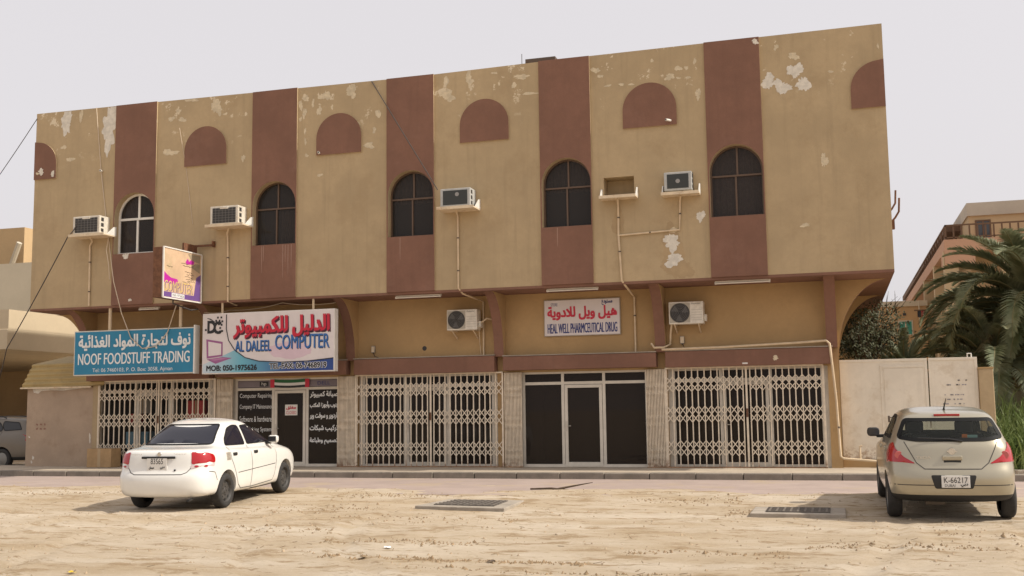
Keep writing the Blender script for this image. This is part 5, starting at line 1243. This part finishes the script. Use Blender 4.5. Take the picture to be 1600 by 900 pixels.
def wheel(T, x, y, r, style, side):
    rm = MB(); s_ = side; w_ = .19; ro = r * .66
    if style == 'steel': prof = [(0, .055), (.035, .058), (.05, .045), (.085, .04), (.11, .055), (.15, .050), (ro * .86, .030), (ro * .92, .062), (ro, .085)]
    else: prof = [(0, .088), (.05, .09), (.12, .082), (ro * .8, .075), (ro * .95, .07), (ro, .085)]
    rm.lathe([(q, s_ * (a + .0)) for q, a in prof], 'x', 32)
    if style == 'steel':
        for k in range(10):
            a = k * math.pi / 5; rm.lathe([(0, s_ * .056), (.012, s_ * .056), (.014, s_ * .046)], 'x', 8, (0, .072 * math.cos(a), .072 * math.sin(a))) if k % 2 == 0 else None
    W = rm.build('wheel', mat('steel_wheel_dark', (.055, .050, .045), .6, .2, 20) if style == 'steel' else mat('hub_cap', (.22, .21, .19), .4, .1, 9, metal=.5), T, local=True, smooth=True); W.location = (x, y, r)
    tp = [(ro, -.085), (ro + .02, -.095), (r - .035, -.098), (r - .008, -.075), (r, -.05), (r, .05), (r - .008, .075), (r - .035, .098), (ro + .02, .095), (ro, .085)]
    ty = MB().lathe([(q, a) for q, a in tp], 'x', 40); ty.build('tyre', m_tyre, W, local=True, smooth=True, sharp=60)
    if style == 'steel':
        hm = MB()
        for k in range(8):
            a = k * math.pi / 4; cy, cz = .145 * math.cos(a), .145 * math.sin(a); hm.poly([(s_ * .0535, cy + .028 * math.cos(t) * math.cos(a) - .020 * math.sin(t) * math.sin(a) * 1.3, cz + .028 * math.cos(t) * math.sin(a) + .020 * math.sin(t) * math.cos(a) * 1.3) for t in [q * math.pi / 5 for q in range(10)]])
        hm.build('rim_hole', m_well, W, local=True)
    return W
def seat(T, x, y, z):
    S_ = MB().box(x - .24, x + .24, y - .07, y + .07, z, z + .56).build('seat_back', m_seat, T, local=True, bevel=.05)
    MB().box(x - .24, x + .24, y - .05, y + .48, z - .12, z + .02).build('seat_cushion', m_seat, S_, local=True, bevel=.04)
    MB().box(x - .13, x + .13, y - .09, y + .02, z + .60, z + .80).build('headrest', m_seat, S_, local=True, bevel=.045)
def make_car(name, label, loc, rz, spec):
    T = thing(name, label, 'car', loc, rz)
    ax = spec['axles']; pts_ = [(loc[0] - math.sin(rz) * a, loc[1] + math.cos(rz) * a) for a in ax]
    gz = [max(ground_h(p[0] + math.cos(rz) * s * spec['track'], p[1] + math.sin(rz) * s * spec['track']) for s in (-1, 1)) if p[1] < 23 else ZR for p in pts_]
    T.location.z = gz[0] + .002; T.rotation_euler.x = math.atan((gz[1] - gz[0]) / (ax[1] - ax[0]))
    see = spec.get('see', False); me = car_body(spec['levels'], spec['axles'], spec['wr'], 3 if see else 2)
    paint = spec['paint']
    me.materials.clear(); me.materials.append(paint); me.materials.append(m_well); me.materials.append(m_trim)
    pj = Proj(me)
    bm = bmesh.new(); bm.from_mesh(me)
    for f in bm.faces:                                        # black lower valance and openings behind the glass
        c = f.calc_center_median()
        if f.material_index == 0 and c.z < spec['valance'](c.y): f.material_index = 2
    kill = []
    wins = []
    for view, poly, rad in spec['windows']:
        pl = roundpoly(poly, rad); wins.append((view, pl)); inn = inset(pl, .022)
        if not see: continue
        for f in bm.faces:
            c = f.calc_center_median(); nn = f.normal
            if view == 'R' and nn.x > .3 and c.x > 0 and in_poly((c.y, c.z), inn): kill.append(f)
            if view == 'L' and nn.x < -.3 and c.x < 0 and in_poly((c.y, c.z), inn): kill.append(f)
            if view == 'B' and nn.y < -.15 and c.y < .8 and in_poly((c.x, c.z), inn): kill.append(f)
            if view == 'F' and nn.y > .15 and c.y > .8 and in_poly((c.x, c.z), inn): kill.append(f)
    bmesh.ops.delete(bm, geom=list(set(kill)), context='FACES_ONLY'); bm.to_mesh(me); bm.free()
    me.polygons.foreach_set('use_smooth', [True] * len(me.polygons)); me.set_sharp_from_angle(angle=R(38))
    body = bpy.data.objects.new('body', me); COL.objects.link(body); body.parent = T
    gname = {'R': 'side_window', 'L': 'side_window', 'B': 'rear_window', 'F': 'windscreen'}
    for view, pl in wins:
        g = pj.patch(view, pl, .004).build(gname[view], spec['glass'], T, local=True, smooth=True)
        ring = inset(pl, .020 if see else .008)
        pj.strip(view, ring, .048 if see else .018, .0065, closed=True, step=.04).build('window_surround', mat('window_frit', (.012, .012, .012), .6, spec=.12), g, local=True, smooth=True)
    for ay in spec['axles']:
        for s_ in (-1, 1): wheel(T, s_ * spec['track'], ay, spec['r'], spec['wheel'], s_)
    for nm, view, poly, rad, m_, off in spec['patches']:
        pj.patch(view, roundpoly(poly, rad) if rad else poly, off, .04).build(nm, m_, T, local=True, smooth=True)
    sm = MB()
    for view, line in spec['seams']: pj.strip(view, line, .012, .0025, sm)
    tag(sm.build('panel_gaps', m_seam, T, local=True), kind='stuff')
    for view, u, v in spec['handles']:
        h, nn = pj.hit(view, u, v); hb = MB().box(h.x - .018, h.x + .018, u - .075, u + .075, v - .028, v + .028); hb.build('door_handle', spec['handle_mat'], T, local=True, bevel=.014)
    for s_ in (1, -1):
        h, nn = pj.hit('R' if s_ > 0 else 'L', spec['mirror'][0], spec['mirror'][1] - .08)
        mx_ = abs(h.x)
        M_ = MB().box(s_ * (mx_ + .05) - .0, s_ * (mx_ + .05) + s_ * .19, spec['mirror'][0] - .06, spec['mirror'][0] + .07, spec['mirror'][1] - .07, spec['mirror'][1] + .07).build('wing_mirror', spec['mirror_mat'], T, local=True, bevel=.045)
        MB().box(min(s_ * (mx_ - .03), s_ * (mx_ + .1)), max(s_ * (mx_ - .03), s_ * (mx_ + .1)), spec['mirror'][0] - .03, spec['mirror'][0] + .04, spec['mirror'][1] - .09, spec['mirror'][1] - .04).build('mirror_arm', m_trim, M_, local=True, bevel=.01)
        MB().box(s_ * (mx_ + .145) - .075, s_ * (mx_ + .145) + .075, spec['mirror'][0] - .064, spec['mirror'][0] - .058, spec['mirror'][1] - .05, spec['mirror'][1] + .05).build('mirror_glass', mat('mirror_glass', (.06, .06, .065), .1, metal=.5), M_, local=True)
    fl = MB().box(-.68, .68, .1, 2.35, .30, .36).box(-.6, .6, -.5, .1, .5, .56); fl.build('cabin_floor', m_seat, T, local=True)
    MB().box(-.66, .66, 1.95, 2.2, .70, .92).build('dashboard', m_seat, T, local=True, bevel=.05)
    for x in (-.35, .35): seat(T, x, .98, .52)
    MB().box(-.60, .60, -.02, .12, .55, 1.0).build('rear_seat_back', m_seat, T, local=True, bevel=.05)
    for x in (-.36, .36): MB().box(x - .12, x + .12, -.02, .08, 1.02, 1.16).build('headrest', m_seat, T, local=True, bevel=.035)
    MB().tube([(.30 * math.cos(a * .4) * .62 - .36, 1.72, .88 + .19 * math.sin(a * .4)) for a in range(16)], .014, 6).build('steering_wheel', m_trim, T, local=True)
    return T, pj
def plate(T, pj, cx, z, wd, h, top, bottom, y_off=.012, view='B'):
    hpt, nn = pj.hit(view, cx, z); y = hpt.y - y_off
    P_ = MB().box(cx - wd / 2, cx + wd / 2, y - .006, y + .03, z - h / 2, z + h / 2).build('number_plate', m_plate, T, local=True, bevel=.004)
    lm = MB()
    for t, x0, zz, w_, hh in top: letters(lm, t, (cx + x0, y - .0085, z + zz), (1, 0, 0), (0, 0, 1), w_, hh, .03)
    for t, x0, zz, w_, hh in bottom: fat_letters(lm, arabic(t), (cx + x0, y - .0085, z + zz), (1, 0, 0), (0, 0, 1), w_, hh, .003)
    lm.build('lettering', m_blk, P_, local=True)
    return P_

# --- white saloon
m_pwhite = mat('white_car_paint', (.74, .725, .68), .22, .03, 1.5, coat=1.0)
SAL = [(3.12, -.72, .66, .20, .19, .24, 1), (3.22, -.82, .78, .22, .21, .26, 1), (3.29, -.885, .828, .34, .30, .34, 1), (3.31, -.90, .842, .50, .46, .50, 1), (3.29, -.885, .846, .60, .58, .62, 1),
       (3.26, -.83, .848, .66, .68, .68, 1), (3.20, -.815, .843, .74, .80, .80, 1), (3.10, -.80, .828, .80, .89, .93, 1), (3.00, -.775, .800, .845, .925, 1.00, 1), (2.75, -.70, .755, .91, .950, 1.035, 1),
       (2.30, -.30, .735, 1.00, .965, 1.05, .9), (2.06, -.12, .705, 1.10, 1.09, 1.15, .8), (1.70, .18, .645, 1.27, 1.27, 1.31, .7), (1.38, .44, .575, 1.405, 1.415, 1.43, .6), (1.15, .60, .47, 1.455, 1.468, 1.465, .5), (1.0, .75, .25, 1.475, 1.495, 1.48, .4)]
saloon = dict(levels=SAL, axles=(0, 2.48), wr=.345, r=.29, track=.735, wheel='steel', paint=m_pwhite, glass=mat('saloon_glass', (.016, .016, .024), .06, spec=.3), valance=lambda y: .235,
    windows=[('R', [(2.02, 1.005), (.98, 1.015), (.90, 1.355), (1.22, 1.36), (1.50, 1.27)], .05), ('R', [(.90, 1.015), (.10, 1.04), (.17, 1.16), (.42, 1.33), (.62, 1.375), (.82, 1.365)], .06),
             ('L', [(2.02, 1.005), (.98, 1.015), (.90, 1.355), (1.22, 1.36), (1.50, 1.27)], .05), ('L', [(.90, 1.015), (.10, 1.04), (.17, 1.16), (.42, 1.33), (.62, 1.375), (.82, 1.365)], .06),
             ('B', [(-.63, 1.075), (.63, 1.075), (.485, 1.40), (-.485, 1.40)], .05), ('F', [(-.64, 1.03), (.64, 1.03), (.50, 1.40), (-.50, 1.40)], .05)],
    patches=[], seams=[('R', [(1.98, .98), (2.03, .80), (2.02, .60), (1.95, .40), (1.88, .30), (1.0, .27), (.55, .28), (.42, .36)]), ('R', [(.94, 1.0), (.97, .62), (.94, .28)]), ('R', [(.13, 1.02), (.16, .80), (.30, .58), (.42, .36)]), ('R', [(1.98, .60), (.40, .56)]),
           ('L', [(1.98, .98), (2.02, .60), (1.88, .30), (.55, .28)]), ('L', [(.94, 1.0), (.94, .28)]), ('B', [(-.60, .985), (-.60, .78), (-.50, .66), (-.42, .63), (.42, .63), (.50, .66), (.60, .78), (.60, .985)]), ('R', [(-.60, .665), (-.45, .64), (-.37, .50)])],
    handles=[('R', .30, .885), ('R', 1.14, .87), ('L', .30, .885), ('L', 1.14, .87)], handle_mat=m_trim, mirror=(1.82, 1.06), mirror_mat=m_pwhite)
T, pj = make_car('white_saloon', 'white four door saloon with black steel wheels parked on the sand', (-10.88, 16.55, .0), R(5.5), saloon)
for s_ in (1, -1):
    g = 'W' if s_ > 0 else 'V'; pj.wc = -.2; D8 = .8 * math.pi / 180
    pj.patch(g, roundpoly([(46 * D8, .985), (64 * D8, .968), (73 * D8, .93), (75 * D8, .86), (74 * D8, .80), (45 * D8, .79)], .03), .007, .03).build('tail_light', m_lred, T, local=True, smooth=True)
    pj.patch(g, roundpoly([(45 * D8, .786), (74 * D8, .796), (72 * D8, .74), (44 * D8, .715)], .018), .007, .03).build('reversing_light', m_lclear, T, local=True, smooth=True)
    for q in (50, 60): pj.patch(g, [((q + 2.2 * math.cos(t)) * D8, .755 + .018 * math.sin(t)) for t in [k * .628 for k in range(10)]], .010, .03).build('lamp_lens', m_lred, T, local=True)
MB().box(-.30, .30, -.83, -.80, .885, .925).build('boot_handle_bar', m_trim, T, local=True, bevel=.01)
h, n__ = pj.hit('B', 0, .955); MB().lathe([(0, 0), (.035, 0), (.04, .01)], 'y', 16, (0, h.y - .008, .955)).build('badge', m_chrome, T, local=True)
lm = MB(); h, n__ = pj.hit('B', .4, .955)
letters(lm, 'CHEVROLET', (.24, h.y - .012, .945), (1, 0, 0), (0, 0, 1), .24, .022, .03); letters(lm, 'AVEO LS', (-.52, h.y - .012, .945), (1, 0, 0), (0, 0, 1), .20, .022, .03); lm.build('lettering', m_chrome, T, local=True)
plate(T, pj, -.02, .80, .36, .22, [('83565', -.11, .0, .22, .09)], [('عجمان', -.14, -.085, .09, .05), ('دبي', .06, -.085, .08, .05)])
MB().lathe([(0, 0), (.016, 0), (.018, .01)], 'y', 10, (.30, -.835, .70)).build('boot_lock', m_trim, T, local=True)
pj.patch('R', [(-.02, .80), (.13, .80), (.13, .93), (-.02, .93)], .004, .04).build('fuel_flap', mat('fuel_flap_silver', (.40, .36, .30), .4, .25, 30, metal=.3), T, local=True)
MB().tube([(.55, -.70, .22), (.55, -.86, .21)], .025, 10).build('exhaust_pipe', m_trim, T, local=True)
# --- gold hatchback
m_gold = mat('gold_car_paint', (.40, .36, .27), .28, .03, 1.5, metal=.5, coat=.6)
HAT = [(3.30, -.50, .66, .22, .21, .26, 1), (3.38, -.60, .78, .25, .24, .28, 1), (3.45, -.69, .825, .36, .33, .36, 1), (3.48, -.725, .838, .52, .48, .50, 1), (3.46, -.725, .842, .64, .60, .62, 1), (3.42, -.70, .845, .72, .72, .70, 1),
       (3.36, -.655, .845, .78, .82, .78, 1), (3.25, -.625, .838, .84, .92, .90, 1), (3.10, -.60, .818, .89, .97, 1.00, 1), (2.80, -.565, .785, .95, 1.0, 1.06, .95), (2.42, -.52, .755, 1.03, 1.03, 1.12, .85),
       (2.15, -.43, .715, 1.14, 1.16, 1.22, .75), (1.75, -.32, .66, 1.31, 1.33, 1.34, .65), (1.42, -.22, .60, 1.43, 1.46, 1.435, .55), (1.15, -.10, .50, 1.485, 1.515, 1.475, .5), (.95, .1, .26, 1.505, 1.535, 1.495, .4)]
hatch = dict(levels=HAT, axles=(0, 2.60), wr=.36, r=.30, track=.74, wheel='cap', paint=m_gold, see=True, glass=glass('hatchback_glass', (.72, .76, .72), .86, .03), valance=lambda y: .375 if y < -.3 else .31,
    windows=[('R', [(2.12, 1.06), (1.05, 1.075), (1.02, 1.41), (1.30, 1.405), (1.58, 1.33)], .05), ('R', [(.97, 1.075), (.08, 1.10), (.05, 1.19), (.22, 1.36), (.45, 1.42), (.94, 1.415)], .06), ('L', [(2.12, 1.06), (1.05, 1.075), (1.02, 1.41), (1.30, 1.405), (1.58, 1.33)], .05), ('L', [(.97, 1.075), (.08, 1.10), (.05, 1.19), (.22, 1.36), (.45, 1.42), (.94, 1.415)], .06),
             ('B', [(-.69, 1.12), (-.45, 1.085), (.45, 1.085), (.69, 1.12), (.575, 1.39), (-.575, 1.39)], .06), ('F', [(-.66, 1.06), (.66, 1.06), (.53, 1.44), (-.53, 1.44)], .05)],
    patches=[], seams=[('B', [(-.60, 1.08), (-.46, .80), (-.36, .72), (.36, .72), (.46, .80), (.60, 1.08)]), ('L', [(2.08, 1.04), (2.10, .60), (1.95, .32), (.6, .30)]), ('L', [(1.01, 1.06), (1.02, .32)]), ('L', [(.06, 1.09), (.20, .70), (.42, .45)]), ('R', [(2.08, 1.04), (2.10, .60), (1.95, .32), (.6, .30)]), ('R', [(1.01, 1.06), (1.02, .32)]), ('R', [(.06, 1.09), (.20, .70), (.42, .45)]), ('B', [(-.80, .505), (.80, .505)])],
    handles=[('R', .25, .95), ('R', 1.2, .93), ('L', .25, .95), ('L', 1.2, .93)], handle_mat=m_gold, mirror=(1.95, 1.10), mirror_mat=m_trim)
T, pj = make_car('gold_hatchback', 'gold hatchback with red tail lights parked in front of the yard gate', (1.43, 16.72, -.005), R(.8), hatch)
for s_ in (1, -1):
    g = 'W' if s_ > 0 else 'V'; D8 = .8 * math.pi / 180
    pj.patch(g, roundpoly([(37 * D8, .79), (47 * D8, .87), (58 * D8, .99), (65 * D8, 1.068), (73 * D8, 1.04), (76 * D8, .92), (74 * D8, .79)], .03), .007, .03).build('tail_light', m_lred, T, local=True, smooth=True)
    h, n__ = pj.hit('B', s_ * .68, .90); MB().lathe([(0, 0), (.05, 0), (.055, .012)], 'y', 20, (s_ * .68, h.y - .014, .90)).build('lamp_lens', mat('lamp_pink', (.50, .10, .10), .15, coat=.5), T, local=True)
h, n__ = pj.hit('B', 0, 1.43); MB().box(-.17, .17, h.y - .02, h.y + .03, 1.418, 1.450).build('high_brake_light', m_lred, T, local=True, bevel=.006)
h, n__ = pj.hit('B', 0, .95); MB().lathe([(0, 0), (.045, 0), (.050, .012)], 'y', 24, (0, h.y - .012, .955)).build('badge', m_chrome, T, local=True); MB().box(-.06, .06, h.y - .017, h.y - .008, .945, .965).build('badge_bar', m_chrome, T, local=True)
h, n__ = pj.hit('B', 0, .85); MB().box(-.13, .13, h.y - .025, h.y + .03, .835, .90).build('tailgate_handle', m_gold, T, local=True, bevel=.016); MB().box(-.11, .11, h.y - .012, h.y + .02, .795, .838).build('handle_recess', m_trim, T, local=True)
lm = MB(); h, n__ = pj.hit('B', -.36, .87); letters(lm, 'TIIDA', (-.46, h.y - .012, .855), (1, 0, 0), (0, 0, 1), .19, .035, .03); lm.build('lettering', m_chrome, T, local=True)
pj.patch('B', roundpoly([(-.29, .64), (.29, .64), (.24, .46), (-.24, .46)], .03), .006, .04).build('plate_recess', m_trim, T, local=True, smooth=True)
plate(T, pj, 0.02, .555, .36, .16, [('K-66217', -.15, -.015, .30, .075), ('DUBAI', -.14, -.068, .13, .035)], [('دبي', .06, -.068, .09, .045)])
wp = MB().tube([(.15, -.56, 1.09), (-.02, -.545, 1.12), (-.42, -.545, 1.135)], [.012, .010, .008], 6); wp.build('rear_wiper', m_trim, T, local=True)
MB().tube([(0, .10, 1.50), (0, .09, 1.52), (.02, -.04, 1.66)], [.02, .012, .005], 8).build('roof_aerial', m_trim, T, local=True)
for k, (x, z, w_, m_) in enumerate(((.30, 1.13, .13, mat('card_green', (.25, .42, .40), .6)), (.20, 1.14, .07, mat('card_orange', (.6, .16, .03), .6)))): MB().box(x - w_ / 2, x + w_ / 2, -.40, -.39, z - .03, z + .035).build('window_card', m_, T, local=True)
MB().lathe([(0, 0), (.05, 0), (.05, .26), (0, .26)], 'x', 14, (-.35, -.35, .25)).build('silencer', mat('silencer_steel', (.12, .10, .08), .7), T, local=True)
# --- shaded estate car by the left wall
m_est = mat('brown_grey_paint', (.16, .135, .105), .4, .05, 2, metal=.3, coat=.3)
est = dict(hatch); est.update(windows=hatch['windows'] + [(v, [(.00, 1.11), (-.62, 1.14), (-.45, 1.36), (.10, 1.40), (.12, 1.30)], .05) for v in 'LR'], levels=[(l[0], l[1] - .45, *l[2:]) for l in HAT], paint=m_est, glass=mat('estate_glass', (.02, .02, .02), .06), see=False, handle_mat=m_est, mirror_mat=m_est)
T, pj = make_car('estate_car', 'brown grey car parked in deep shade behind the plain wall panel', (-23.45, 27.25, .03), R(90), est)
for s_ in (1, -1):
    pj.patch('B', roundpoly([(s_ * .80, 1.08), (s_ * .50, .86), (s_ * .46, .80), (s_ * .80, .80)], .035), .007, .04).build('tail_light', m_lred, T, local=True, smooth=True)
    MB().tube([(s_ * .56, .1, 1.49), (s_ * .57, .2, 1.53), (s_ * .57, 1.1, 1.54), (s_ * .56, 1.2, 1.50)], .018, 8).build('roof_rail', m_trim, T, local=True)
